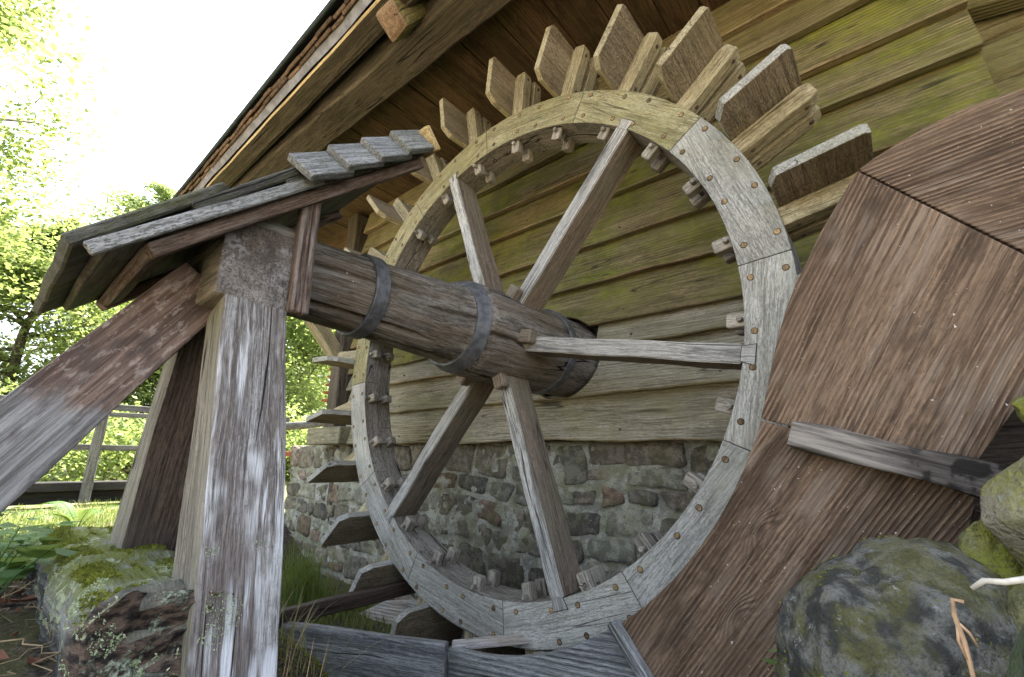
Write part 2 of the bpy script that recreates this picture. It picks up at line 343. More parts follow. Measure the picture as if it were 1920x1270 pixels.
def simple(name, c, rough=.7, metal=0., nsc=18., dark=.6, bump=.3, spec=.3):
    g = G(name); v = g.coords(); n = g.noise(v, nsc, 4, .6)
    return g.bsdf(g.mix(g.ramp(n, .35, .65), tuple(x*dark for x in c), c), rough, n, bump, .004, spec, metal)
M['iron'] = simple('iron', (.16, .165, .18), .55, .35, 30., .55, .5)
M['black_gap'] = simple('black_gap', (.02, .017, .014), .95)
M['vent'] = simple('vent', (.26, .265, .30), .5, .1)
M['roofing'] = simple('roofing', (.045, .06, .065), .8)
M['nail'] = simple('nail', (.10, .07, .05), .7)
M['terracotta'] = simple('terracotta', (.42, .13, .06), .8)
M['plaster'] = simple('plaster', (.42, .38, .30), .9)
M['twig'] = simple('twig', (.62, .40, .24), .7, nsc=30.)
M['bleached'] = simple('bleached', (.72, .66, .55), .8, nsc=30.)
M['dead_leaf'] = simple('dead_leaf', (.22, .10, .06), .7, nsc=25.)
M['dry_stem'] = simple('dry_stem', (.38, .29, .17), .8)
M['bark'] = wood('bark', (.18, .15, .11), (.07, .055, .04), fine=20., mid=6., bump=1.)

def leaf_material(name, a, b, tr=.5, rough=.5):
    g = G(name); ge = g.n('ShaderNodeNewGeometry'); r = ge.outputs['Random Per Island']
    c = g.mix(r, a, b)
    d = g.n('ShaderNodeBsdfPrincipled'); g.set(d.inputs['Base Color'], c); d.inputs['Roughness'].default_value = rough; d.inputs['Specular IOR Level'].default_value = .3
    t = g.n('ShaderNodeBsdfTranslucent'); g.set(t.inputs['Color'], g.mix(.5, c, (.42, .50, .12)))
    x = g.n('ShaderNodeMixShader'); x.inputs[0].default_value = tr
    g.t.links.new(d.outputs[0], x.inputs[1]); g.t.links.new(t.outputs[0], x.inputs[2]); g.t.links.new(x.outputs[0], g.out.inputs[0])
    return g.m
M['leaf_sun'] = leaf_material('leaf_sun', (.15, .215, .07), (.28, .345, .13), .55)
M['leaf_far'] = leaf_material('leaf_far', (.17, .24, .10), (.27, .34, .16), .5)
M['leaf_low'] = leaf_material('leaf_low', (.06, .14, .04), (.16, .27, .08), .35)
M['grass'] = leaf_material('grass', (.055, .10, .02), (.17, .21, .05), .35)
M['dry_grass'] = leaf_material('dry_grass', (.22, .19, .09), (.34, .29, .15), .3)
M['fern'] = leaf_material('fern', (.05, .13, .025), (.10, .20, .04), .35)
M['moss'] = leaf_material('moss', (.10, .12, .015), (.23, .24, .03), .2, .8)
M['lichen'] = leaf_material('lichen', (.34, .40, .24), (.50, .55, .36), .15, .8)

def ground_material():
    g = G('ground'); tc = g.n('ShaderNodeTexCoord'); v = tc.outputs['Object']
    n1 = g.noise(v, 1.1, 6, .6); n2 = g.noise(v, 9., 5, .65); n3 = g.noise(v, 60., 4, .6)
    soil = g.mix(g.ramp(n3, .4, .6), (.022, .018, .016), (.105, .082, .065)); gr = g.mix(n2, (.05, .06, .018), (.13, .125, .045))
    dry = g.mix(n3, (.22, .18, .11), (.34, .28, .18))
    c = g.mix(g.ramp(n1, .50, .62), soil, gr)
    x = g.sep(v)[0]
    far = g.ramp(g.math('ADD', x, g.math('MULTIPLY', n1, 1.5)), -4.2, -2.6, 1., 0.)
    lawn = g.mix(g.ramp(n2, .45, .66), (.13, .15, .045), dry)
    c = g.mix(far, c, lawn)
    yy = g.sep(v)[1]; bounce_ground = g.ramp(g.math('ADD', yy, g.math('MULTIPLY', n1, .8)), -2.1, -1.7, 1., 0.)  # unseen pale ground added in front, bounces warm fill onto the wheel
    c = g.mix(bounce_ground, c, dry)
    return g.bsdf(c, .95, g.math('ADD', n2, n3), .8, .02)
M['ground'] = ground_material()

# ------------------------------------------------------------------ ground
def gz(x, y):
    z = -1.20 + .05*nz((x, y, 0), .7, 3.) + .02*nz((x, y, 0), 3., 9.)
    def s(a, b, t): t = min(1, max(0, (t-a)/(b-a))); return t*t*(3-2*t)
    if x > -3.6:                                     # tail race and pit under the wheel
        ch = s(-.62, -.42, y)*s(1.0, .85, y)*s(-3.6, -2.6, x)
        z -= .32*ch
        z -= .62*s(-.9, -.3, x)*s(-.45, -.22, y)*s(1.0, .85, y)*.9
    z -= .22*s(-.25, .25, x)*s(-.95, -.6, y)*s(1.25, .8, x)
    z += .10*s(-.5, -1., y)*s(1.6, .2, x)*s(-1.4, -.6, x)
    z += .17*s(-.95, -1.15, y)*s(.55, .25, x)*s(-2.2, -1.2, x)
    z += .32*s(.95, 1.5, x)*s(-.15, -.35, y)
    return z
def ground():
    def axis(lo, hi, n, far):
        a = list(np.linspace(lo, hi, n)); d = (hi-lo)/n; b = []; p = hi
        while p < far: d *= 1.35; p += d; b.append(p)
        c = []; p = lo; d = (hi-lo)/n
        while p > -far: d *= 1.35; p -= d; c.append(p)
        return c[::-1]+a+b
    xs = axis(-4., 2.2, 110, 900); ys = axis(-2.6, 1.2, 80, 900)
    V = [(x, y, gz(x, y)) for y in ys for x in xs]; n = len(xs)
    F = [(j*n+i, j*n+i+1, (j+1)*n+i+1, (j+1)*n+i) for j in range(len(ys)-1) for i in range(n-1)]
    o = link('ground', mesh_from(V, F, M['ground'], True)); tag(o, 'leafy soil and sunlit lawn around the mill', kind='structure')
ground()

# ------------------------------------------------------------------ the mill building
mill = thing('mill_building', 'old timber mill with lapped green boards on a rubble stone base', 'building', (-.4, .66, -1.3))
_b = bmesh.new(); bmesh.ops.create_cone(_b, cap_ends=True, segments=8, radius1=.0055, radius2=.0045, depth=.02); NAIL = bm_mesh(_b, M['nail'])
HR, HZ = .243, .022                                   # opening for the axle
def siding(zb, zt, x0, x1, mat, seed, wav, cut=0):
    n = 90; V = []; th = .048
    for i in range(n+1):
        x = x0+(x1-x0)*i/n
        w = wav*(nz((x*1.1, seed, 0), 1., seed)+.45*nz((x*4, seed, 0), 1., seed)+.2*nz((x*13, seed, 0), 1., seed))
        yb = .545+.012*nz((x, seed, 5), .8, seed); yt = .612; z0, z1 = zb+w, zt+.03
        if cut and abs(x) < HR:
            k = math.sqrt(HR*HR-x*x)
            if cut > 0: z0 = max(z0, HZ+k)
            else: z1 = max(z0+.001, min(z1, HZ-k))
        f0, f1 = (z0-zb)/(zt+.03-zb), (z1-zb)/(zt+.03-zb); ya, yc = yb+(yt-yb)*max(0, f0), yb+(yt-yb)*f1
        V += [(x, ya, z0+.004), (x, yc-.006, z1), (x, yc+th-.006, z1), (x, ya+th, z0), (x, ya+.006, z0-.003)]
    F = []; MI = []
    for i in range(n):
        a, b = i*5, i*5+5
        for k in range(5):
            F.append((a+k, b+k, b+(k+1) % 5, a+(k+1) % 5)); MI.append(1 if k in (3, 4) else 0)
    F += [(0, 1, 2, 3, 4), (n*5+4, n*5+3, n*5+2, n*5+1, n*5)]; MI += [1, 1]
    cx, cz = (x0+x1)/2, (zb+zt)/2
    V = [(v[0]-cx, v[2]-cz, -(v[1]-.6)) for v in V]
    me = mesh_from(V, F, mat); me.materials.append(M['siding_edge']); me.polygons.foreach_set('material_index', MI)
    Mx = Matrix(((1, 0, 0, cx), (0, 0, -1, .6), (0, 1, 0, cz), (0, 0, 0, 1)))
    bm = bmesh.new(); bm.from_mesh(me); bmesh.ops.recalc_face_normals(bm, faces=bm.faces); bm.to_mesh(me); bm.free()
    so_ = link('siding_board', me, mill, Mx)
    for k in range(int((x1-x0)/.62)):
        xn = x0+.2+.62*k+.03*math.sin(k*5+seed)
        if cut and abs(xn) < .3: continue
        Nm = Matrix.Rotation(R(90), 4, 'X'); Nm.translation = Vector((xn, .548+.06*.22, zb+.05)); link('nail', NAIL, so_, Nm)
zs = [-.44, -.214, .026, .18, .42, .655, .93, 1.14, 1.37, 1.585, 1.82]
mats = ['siding_low', 'siding_low', 'siding_low', 'siding_green', 'siding_green', 'siding_green', 'siding_green', 'siding_green', 'siding_top', 'siding_top']
rng = random.Random(4)
for i, m in enumerate(mats):
    # the axle passes through the wall where two boards are cut short around it
    wav = .020 if i < 5 else .011
    if i == 1: spans = [(-2.3, -.002, -1), (.002, 1.86, -1)]
    elif i == 2: spans = [(-2.3, -.236, 0), (.236, 1.86, 0)]
    elif i == 3: spans = [(-2.3, 1.86, 1)]
    else: spans = [(-2.3, 1.86, 0)]
    for a, b, ct in spans: siding(zs[i]+(.012 if a > -.5 and i < 4 else 0), zs[i+1], a, b, M[m], i*3.1+a, wav, ct)
link('wall_lining', bm_mesh(box_bm(4.2, .06, 3.6, 0), M['wet_wood']), mill, Matrix.Translation((-.30, .735, .02)))
# ring of the axle opening
def ring_obj(name, r0, r1, y0, y1, mat, parent, z0=.022, n=64):
    V = []
    for i in range(n):
        a = 2*math.pi*i/n; c, s = math.cos(a), math.sin(a)
        V += [(r0*c, y0, r0*s+z0), (r1*c, y0, r1*s+z0), (r1*c, y1, r1*s+z0), (r0*c, y1, r0*s+z0)]
    F = []
    for i in range(n):
        a, b = i*4, ((i+1) % n)*4
        for k in range(4): F.append((a+k, a+(k+1) % 4, b+(k+1) % 4, b+k))
    bm = bmesh.new(); bm.from_mesh(mesh_from(V, F, mat))
    return link(name, bm_mesh(bm, mat, False), parent)
ring_obj('axle_opening', .246, .30, .606, .69, M['black_gap'], mill)
# corner post, sill end, knee brace at the far corner
beam('corner_post', (-2.43, .56, -.30), (-2.43, .56, 1.8), .17, .14, M['beam_old'], mill, (0, -1, 0), .01, 10, .012, 3)
beam('sill_timber', (-2.78, .57, -.365), (-2.2, .57, -.365), .20, .15, M['siding_low'], mill, (0, 0, 1), .01, 4, .01, 5)
beam('knee_brace', (-2.46, .52, .34), (-2.46, -.30, 1.28), .12, .13, M['arm'], mill, (1, 0, 0), .008, 4, .008, 6)
for k, z in enumerate((1.22, 1.45, 1.68)):       # boards closing the head of the passage beside the mill
    beam('passage_board', (-4.3, .60, z), (-2.50, .60, z), .03, .236, M['soffit'], mill, (0, 0, 1), .004, 8, .008, 40.+k)
# stone base
def voronoi_wall():
    rr = random.Random(11); x0, x1, z0, z1 = -3.45, 1.75, -1.75, -.44
    cells = []; z = z0
    def wz(x, zz): return zz+(.05*nz((x, zz, 0), 1.6, 5.)+.018*nz((x, zz, 3), 5., 2.) if z0+.05 < zz < z1-.06 else 0.)
    while z < z1-.03:
        hgt = min(rr.uniform(.10, .21), z1-z); hgt = z1-z if z1-z-hgt < .07 else hgt; x = x0
        while x < x1:
            w = rr.uniform(.09, .20)+hgt*rr.uniform(.2, .9); xe = min(x+w, x1); k = rr.uniform(-.03, .03); k2 = rr.uniform(-.03, .03)
            if xe-x > .05:
                if hgt > .16 and rr.random() < .3:
                    m = z+hgt*rr.uniform(.4, .6)
                    cells.append([(x, wz(x, z)), (xe, wz(xe, z)), (xe, wz(xe, m)), (x, wz(x, m))]); cells.append([(x, wz(x, m)), (xe, wz(xe, m)), (xe, wz(xe, z+hgt)), (x, wz(x, z+hgt))])
                else: cells.append([(x+k, wz(x, z)), (xe+k2, wz(xe, z)), (xe-k2, wz(xe, z+hgt)), (x-k, wz(x, z+hgt))])
            x = xe
        z += hgt
    base = link('stone_base', None, mill, Matrix.Translation((-.85, .68, -1.1)))
    # mortar bed with a lumpy face
    nx, nzz = 190, 56; V = []; F = []
    for j in range(nzz+1):
        for i in range(nx+1):
            x = x0+(x1-x0)*i/nx; zz = z0+(z1-z0)*j/nzz
            y = .668+.024*nz((x, zz, 0), 7., 1.)+.016*nz((x, zz, 2), 22., 4.)
            if j == nzz: y = .68
            V.append((x, y, zz))
    for j in range(nzz):
        for i in range(nx): a = j*(nx+1)+i; F.append((a, a+1, a+nx+2, a+nx+1))
    b = len(V); V += [(x0, 1.1, z0), (x1, 1.1, z0), (x1, 1.1, z1), (x0, 1.1, z1)]
    top = [nzz*(nx+1)+i for i in range(nx+1)]; F.append(tuple(top+[b+2, b+3]))
    left = [j*(nx+1) for j in range(nzz+1)]; F.append(tuple(left+[b+3, b]))
    right = [j*(nx+1)+nx for j in range(nzz, -1, -1)]; F.append(tuple(right+[b+1, b+2]))
    bm = bmesh.new(); bm.from_mesh(mesh_from(V, F, None)); link('mortar', bm_mesh(bm, M['mortar'], True), base)
    for i, poly in enumerate(cells):
        poly = [(p[0]+rr.uniform(-.022, .022), p[1]+rr.uniform(-.018, .018)) for p in poly]
        cx = sum(p[0] for p in poly)/4; cz = sum(p[1] for p in poly)/4
        gp = rr.uniform(.006, .026); lx = max(.04, (max(p[0] for p in poly)-min(p[0] for p in poly))/2); lz = max(.03, (max(p[1] for p in poly)-min(p[1] for p in poly))/2)
        poly = [(cx+(p[0]-cx)*max(.4, 1-gp/lx), cz+(p[1]-cz)*max(.4, 1-gp/lz)) for p in poly]
        ring = []
        for k in range(4):
            b2, c2 = poly[k], poly[(k+1) % 4]
            for t in (.09, .36, .64, .91): ring.append((b2[0]+(c2[0]-b2[0])*t, b2[1]+(c2[1]-b2[1])*t))
        ring = [(p[0]+.016*nz((p[0], p[1], 0), 13., i*3.3), p[1]+.016*nz((p[0], p[1], 3), 13., i*3.3)) for p in ring]
        d = rr.uniform(.002, .022); nR = len(ring); V = []
        for s2, dy in ((1.01, .05), (1., -d*.35), (.955, -d*.95), (.5, -d)):
            for p in ring:
                q = (cx+(p[0]-cx)*s2, cz+(p[1]-cz)*s2)
                V.append((q[0]-cx, dy+(.016*nz((q[0], q[1], 1), 18., i)+.007*nz((q[0], q[1], 4), 45., i) if s2 < 1 else 0), q[1]-cz))
        V.append((0, -d*1.02, 0)); F = []
        for L in range(3):
            for k in range(nR): F.append((L*nR+k, L*nR+(k+1) % nR, (L+1)*nR+(k+1) % nR, (L+1)*nR+k))
        for k in range(nR): F.append((3*nR+k, 3*nR+(k+1) % nR, 4*nR))
        bm = bmesh.new(); bm.from_mesh(mesh_from(V, F, None))
        link('stone', bm_mesh(bm, STONES[rr.choices(range(7), (5, 5, 3, 2, 4, 1.5, 2))[0]], True), base, Matrix.Translation((cx, .668, cz)))
voronoi_wall()
# soffit: level boards running out from the wall to the eave beam
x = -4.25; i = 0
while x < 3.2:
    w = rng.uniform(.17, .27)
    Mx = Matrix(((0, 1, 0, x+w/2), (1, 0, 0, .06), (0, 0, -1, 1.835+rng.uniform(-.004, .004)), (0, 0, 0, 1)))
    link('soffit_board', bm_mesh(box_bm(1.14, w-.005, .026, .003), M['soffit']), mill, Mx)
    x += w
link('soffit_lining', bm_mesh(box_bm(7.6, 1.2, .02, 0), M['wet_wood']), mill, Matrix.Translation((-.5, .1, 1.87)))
beam('eave_beam', (-4.3, -.48, 1.71), (1.9, -.315, 1.71), .20, .21, M['beam_old'], mill, (0, 0, 1), .012, 24, .018, 8)
Mx, L = frame((-4.3, -.643, 1.637), (1.6, -.605, 1.637), (0, 0, 1)); bm = box_bm(L, .105, .03, .003, 30, .006, 9.); bm.normal_update()
for f in bm.faces: f.material_index = 1 if f.normal.y < -.4 else 0  # outer edge coloured yellow as if lit, the rest left brown
link('eave_board', bm_mesh(bm, [M['beam_old'], M['fascia']]), mill, Mx)
beam('fascia_board', (-4.3, -.575, 1.72), (1.6, -.545, 1.72), .024, .16, M['beam_old'], mill, (0, 0, 1), .003)
# ribbed ventilation strip
V = []; F = []; n = 1160
for i in range(n+1):
    x = -4.3+5.9*i/n; o = .0035*(i % 2); yo = .03*(x+3.)/4.6; wv = .008*nz((x*3, 0, 0), 1., 2.)
    V += [(x, -.697+yo+o+wv, 1.655), (x, -.727+yo+o+wv, 1.692)]
for i in range(n): a = i*2; F.append((a, a+1, a+3, a+2))
vs = link('ventilation_strip', mesh_from(V, F, M['vent']), mill)
sm = vs.modifiers.new('t', 'SOLIDIFY'); sm.thickness = .003
# shingle butts, two courses, then the dark roofing edge
PITCH = R(50)                                         # roof pitch
def shingle(x, w, y, z, L, t, mat):
    c, s = math.cos(PITCH), math.sin(PITCH)
    Mx = Matrix(((0, 1, 0, x), (c, 0, -s, y+c*L/2), (s, 0, c, z+s*L/2), (0, 0, 0, 1)))
    link('shingle', bm_mesh(box_bm(L, w, t, .003, 0, .006, x*3), mat), mill, Mx)
x = -4.3
while x < 1.7:
    w = rng.uniform(.10, .20); yo = .03*(x+3.)/4.6
    shingle(x+w/2, w-.006, -.742+yo+rng.uniform(-.006, .006), 1.688, .55, .018, M['shingle_brown'])
    shingle(x+w/2+.05, w-.004, -.762+yo+rng.uniform(-.006, .006), 1.706, .5, .018, M['shingle_brown']); x += w
c50, s50 = math.cos(PITCH), math.sin(PITCH)
def roof_slab(name, y0, z0, L, t, mat, sgn=1, x0=-4.35, x1=4.2):
    Mx = Matrix(((0, 1, 0, (x0+x1)/2), (sgn*c50, 0, -sgn*s50, y0+sgn*c50*L/2), (s50, 0, c50, z0+s50*L/2), (0, 0, 0, 1)))
    return link(name, bm_mesh(box_bm(L, x1-x0, t, .006, 0), mat), mill, Mx)
roof_slab('roof_covering', -.785, 1.735, 4.7, .022, M['roofing'])
roof_slab('roof_deck', -.60, 1.845, 4.4, .03, M['wet_wood'])
yr = -.785+c50*4.7; zr = 1.735+s50*4.7
roof_slab('roof_covering', yr+c50*4.7, zr-s50*4.7, 4.72, .03, M['roofing'], -1)
for xw in (-2.62, 4.0):
    V = [(xw, .66, -1.4), (xw, 5.0, -1.4), (xw, 5.0, 2.), (xw, yr, zr-.1), (xw, .66, 3.2), (xw, -.5, 1.9), (xw, .66, 1.85)]
    V2 = [(a+.06, b, c) for a, b, c in V]; F = [tuple(range(7)), tuple(range(13, 6, -1))]+[(k, k+7, (k+1) % 7+7, (k+1) % 7) for k in range(7)]
    bm = bmesh.new(); bm.from_mesh(mesh_from(V+V2, F, None)); link('gable_wall', bm_mesh(bm, M['beam_old']), mill)
link('back_wall', bm_mesh(box_bm(6.7, .06, 3.4, 0), M['beam_old']), mill, Matrix.Translation((.7, 4.95, .3)))
# rafter tail
M2, L2 = frame((-.20, -.60, 1.565), (-.14, .0, 2.45), (1, 0, 0))
bm = box_bm(L2, .15, .155, .03, 6, .015, 4, 2)
for f in bm.faces: f.material_index = 1 if abs(f.normal.x) > .9 and f.calc_center_median().x < 0 else 0
link('rafter', bm_mesh(bm, [M['log_bark'], M['log_end']]), mill, M2)
# recess wall right of the boarded wall
for k in range(8):
    beam('recess_log', (1.86, .98+.01*k % .03, .3+.2*k), (3.6, .98, .3+.2*k), .16, .195, M['siding_top'], mill, (0, 0, 1), .03, 8, .03, k*2.)
beam('recess_brace', (1.9, .86, 1.35), (3.2, .8, 1.0), .09, .07, M['siding_top'], mill, (0, 0, 1), .01, 4, .02, 33)
beam('wall_return', (1.83, .80, -1.2), (1.83, .80, 1.8), .03, .34, M['siding_top'], mill, (0, 1, 0), .004)

# ------------------------------------------------------------------ the water wheel
wheel = thing('water_wheel', 'weathered wooden undershot water wheel on a thick round axle', 'water wheel', (0, .09, 0))
RO, RI, T = 1.25, 1.0945, .18
def felloe_mesh(y0, y1, half, mats, r0=RI, r1=RO):
    n = 14; bm = bmesh.new(); L = []
    for i in range(n+1):
        a = -half+2*half*i/n
        row = []
        for (r, y) in ((r0, y0), (r1, y0), (r1, y1), (r0, y1)):
            row.append(bm.verts.new((r*math.sin(a)*1.0, r*math.cos(a)-1.17, y)))
        L.append(row)
    for i in range(n):
        for k in range(4): bm.faces.new((L[i][k], L[i][(k+1) % 4], L[i+1][(k+1) % 4], L[i+1][k]))
    bm.faces.new(L[0]); bm.faces.new(L[n][::-1])
    bmesh.ops.recalc_face_normals(bm, faces=bm.faces)
    es = [e for e in bm.edges if e.calc_face_angle(0) > .8]
    bmesh.ops.bevel(bm, geom=es, offset=.004, segments=2, profile=.6, affect='EDGES')
    for f in bm.faces: f.material_index = 0 if abs(f.normal.z) > .5 else 1
    return bm_mesh(bm, mats)
def polar(a, r=1.17, y=0.):
    c, s = math.cos(a), math.sin(a)
    return Matrix(((s, c, 0, r*c), (0, 0, 1, y), (-c, s, 0, r*s), (0, 0, 0, 1)))   # X = clockwise tangent, Y = outwards, Z = into the wall
gap = .0008
fm = {k: felloe_mesh(0, T/2-.001, R(15)-gap, [M[k], M['rim_inner']]) for k in ('felloe_grey', 'felloe_olive')}
fb = felloe_mesh(T/2+.001, T, R(15)-gap, [M['rim_inner'], M['rim_inner']])
for k in range(12):
    a0 = 4.5+30*k                        # joint at the clockwise end
    mid = a0+15
    m = fm['felloe_olive' if 34 < a0 < 170 else 'felloe_grey']
    link('felloe', m, wheel, polar(R(mid)))
    link('felloe', fb, wheel, polar(R(mid+15)))
def cyl_bm(r, L, n=10, bev=0.):
    bm = bmesh.new(); bmesh.ops.create_cone(bm, cap_ends=True, segments=n, radius1=r, radius2=r, depth=L)
    if bev: bmesh.ops.bevel(bm, geom=[e for e in bm.edges if e.calc_face_angle(0) > 1.], offset=bev, segments=1, affect='EDGES')
    return bm
dow = bm_mesh(cyl_bm(.0092, .02, 12, .001), M['dowel']); hole = bm_mesh(cyl_bm(.0108, .002, 12), M['black_gap'])
rw = random.Random(3)
for k in range(24):
    for da in (2.0, 8.05):
        for r in (1.125, 1.224):
            a = R(15*k+da+rw.uniform(-.25, .25)); rr_ = r+rw.uniform(-.004, .004)
            dn = rw.uniform(-.0004, .0008)
            d = link('dowel', dow, wheel, polar(a, rr_, .0078-dn))
            link('dowel_rim', hole, d, polar(a, rr_, -.0003))
# floats, arms, pins
def pm(a, tg=0., y=0.):
    """local X = radially outwards, Y = anticlockwise tangent, Z = towards the camera side (-Y world)"""
    c, s = math.cos(a), math.sin(a)
    return Matrix(((c, -s, 0, -tg*s), (0, 0, -1, y), (s, c, 0, tg*c), (0, 0, 0, 1)))
def float_mesh(seed, edge='felloe_grey'):
    r0, r1, ya, yb, ch = 1.255, 1.508, -.165, .285, .028
    P = [(r0, ya+ch+.02), (r0+ch, ya), (r1-.012, ya), (r1, ya+.012), (r1, yb), (r0+ch, yb), (r0, yb-ch)]
    bm = bmesh.new(); rs = random.Random(seed)
    P = [(a+rs.uniform(-.005, .005), b+rs.uniform(-.005, .005)) for a, b in P]
    A = [bm.verts.new((y-.06, r-1.39, .016)) for r, y in P]; B = [bm.verts.new((y-.06, r-1.39, -.016)) for r, y in P]
    bm.faces.new(A); bm.faces.new(B[::-1])
    for i in range(len(P)): bm.faces.new((A[i], B[i], B[(i+1) % len(P)], A[(i+1) % len(P)]))
    bmesh.ops.recalc_face_normals(bm, faces=bm.faces)
    bmesh.ops.bevel(bm, geom=list(bm.edges), offset=.004, segments=2, profile=.6, affect='EDGES')
    for f in bm.faces: f.material_index = 0 if abs(f.normal.z) > .6 else 1
    return bm_mesh(bm, [M['float'], M[edge]])
fms = [float_mesh(i) for i in range(5)]; fmd = [float_mesh(i, 'arm') for i in range(5)]
def arm_mesh():
    bm = bmesh.new()
    secs = [(1.036, .020, .018), (1.044, .024, .021), (1.10, .024, .021), (1.10, .020, .018), (1.244, .020, .018), (1.244, .034, .031), (1.49, .034, .031), (1.517, .026, .027), (1.522, .020, .02)]
    L = []
    for (r, hy, hz) in secs: L.append([bm.verts.new((r-1.28, s*hy, t*hz)) for s, t in ((-1, -1), (1, -1), (1, 1), (-1, 1))])
    for i in range(len(L)-1):
        for k in range(4): bm.faces.new((L[i][k], L[i][(k+1) % 4], L[i+1][(k+1) % 4], L[i+1][k]))
    bm.faces.new(L[0]); bm.faces.new(L[-1][::-1]); bmesh.ops.recalc_face_normals(bm, faces=bm.faces)
    es = [e for e in bm.edges if e.calc_face_angle(0) > .6]
    bmesh.ops.bevel(bm, geom=es, offset=.003, segments=1, affect='EDGES')
    for f in bm.faces: f.material_index = 1 if f.calc_center_median().x < -.15 else 0
    return bm_mesh(bm, [M['arm'], M['tenon']])
am = arm_mesh(); pin = bm_mesh(cyl_bm(.0095, .165, 8, .002), M['tenon']); bolt = bm_mesh(cyl_bm(.008, .01, 8, .002), M['nail'])
for k in range(24):
    a = R(10.1+15*k+rw.uniform(-.25, .25))
    m = pm(a, .051, 0.)
    fl = pm(a, .051)
    X = Matrix(((fl[0][2]*-1, fl[0][0], fl[0][1], 0), (fl[1][2]*-1, fl[1][0], fl[1][1], 0), (fl[2][2]*-1, fl[2][0], fl[2][1], 0), (0, 0, 0, 1)))
    c = Vector((1.39*math.cos(a)-.052*math.sin(a), .06+rw.uniform(-.006, .006), 1.39*math.sin(a)+.052*math.cos(a)))
    X.translation = c
    tilt = Matrix.Rotation(R(rw.uniform(-1.2, 1.2)), 4, 'X') @ Matrix.Rotation(R(rw.uniform(-1., 1.)), 4, 'Z')
    link('float_board', (fmd if 2 <= k <= 9 else fms)[k % 5], wheel, X @ tilt)
    for y in (.045, .135):
        off = rw.uniform(-.008, .004)
        Mx = pm(a, 0., y); Mx.translation = Vector(((1.28+off)*math.cos(a), y, (1.28+off)*math.sin(a)))
        ao = link('float_arm', am, wheel, Mx)
        for rb in (1.285, 1.475):
            B = pm(a); q = Vector((rb*math.cos(a)+.034*math.sin(a), y, rb*math.sin(a)-.034*math.cos(a)))
            t = Vector((math.sin(a), 0, -math.cos(a)))
            Bm = t.to_track_quat('Z', 'Y').to_matrix().to_4x4(); Bm.translation = q
            link('bolt', bolt, ao, Bm)
    P = Matrix.Rotation(R(90), 4, 'X'); P.translation = Vector((1.078*math.cos(a), .082+rw.uniform(-.012, .008), 1.078*math.sin(a)))
    link('tenon_pin', pin, wheel, P)
# spokes with dovetailed ends
def spoke_mesh(seed):
    bm = bmesh.new(); r0, r1, hw = .15, RI, .0325
    secs = [(r0, hw*1.04), (.45, hw*1.03), (.8, hw), (r1-.002, hw)]
    L = []
    for i, (r, h) in enumerate(secs): L.append([bm.verts.new((r-.63, s*h, z)) for s, z in ((-1, .0035), (1, .0035), (1, -.148), (-1, -.148))])
    for i in range(len(L)-1):
        for k in range(4): bm.faces.new((L[i][k], L[i][(k+1) % 4], L[i+1][(k+1) % 4], L[i+1][k]))
    bm.faces.new(L[0]); bm.faces.new(L[-1][::-1]); bmesh.ops.recalc_face_normals(bm, faces=bm.faces)
    es = [e for e in bm.edges if e.calc_face_angle(0) > .8]
    bmesh.ops.bevel(bm, geom=es, offset=.004, segments=2, affect='EDGES')
    for i in range(1, 16):
        x = (r0+(r1-r0)*i/16)-.63
        bmesh.ops.bisect_plane(bm, geom=bm.verts[:]+bm.edges[:]+bm.faces[:], plane_co=(x, 0, 0), plane_no=(1, 0, 0))
    for v in bm.verts:
        if v.co.x < r1-.63-.03:
            v.co.y += .004*nz(v.co, 5., seed); v.co.z += .003*nz(v.co, 6., seed+5)
    for f in bm.faces: f.material_index = 0 if f.normal.z > .5 else 1
    return bm_mesh(bm, [M['spoke_grey'], M['spoke_brown']])
def tongue(r0, r1, h0, h1, z0, z1, mat):
    V = [(r-.63, s*h, z) for z in (z0, z1) for r, h, s in ((r0, h0, -1), (r1, h1, -1), (r1, h1, 1), (r0, h0, 1))]
    F = [(0, 1, 2, 3), (7, 6, 5, 4), (0, 4, 5, 1), (1, 5, 6, 2), (2, 6, 7, 3), (3, 7, 4, 0)]
    bm = bmesh.new(); bm.from_mesh(mesh_from(V, F, None)); return bm_mesh(bm, mat)
tg_m = tongue(RI-.004, RI+.036, .024, .033, -.03, .0028, M['spoke_grey']); tg_g = tongue(RI-.003, RI+.0385, .0265, .0355, -.03, .0016, M['black_gap'])
wedge = bm_mesh(box_bm(.07, .062, .05, .007, 2, .006, 3), M['spoke_brown'])
for k in range(6):
    a = R(-11+60*k); c, s = math.cos(a), math.sin(a)
    Mx = Matrix(((c, -s, 0, .63*c), (0, 0, -1, 0), (s, c, 0, .63*s), (0, 0, 0, 1)))
    sp = link('spoke', spoke_mesh(k*7.), wheel, Mx)
    link('dovetail', tg_m, sp, Mx); link('dovetail_gap', tg_g, sp, Mx)
    W = Mx.copy(); W.translation = Vector((.235*c-.004*s, -.034, .235*s+.004*c+.02)); link('wedge', wedge, wheel, W)
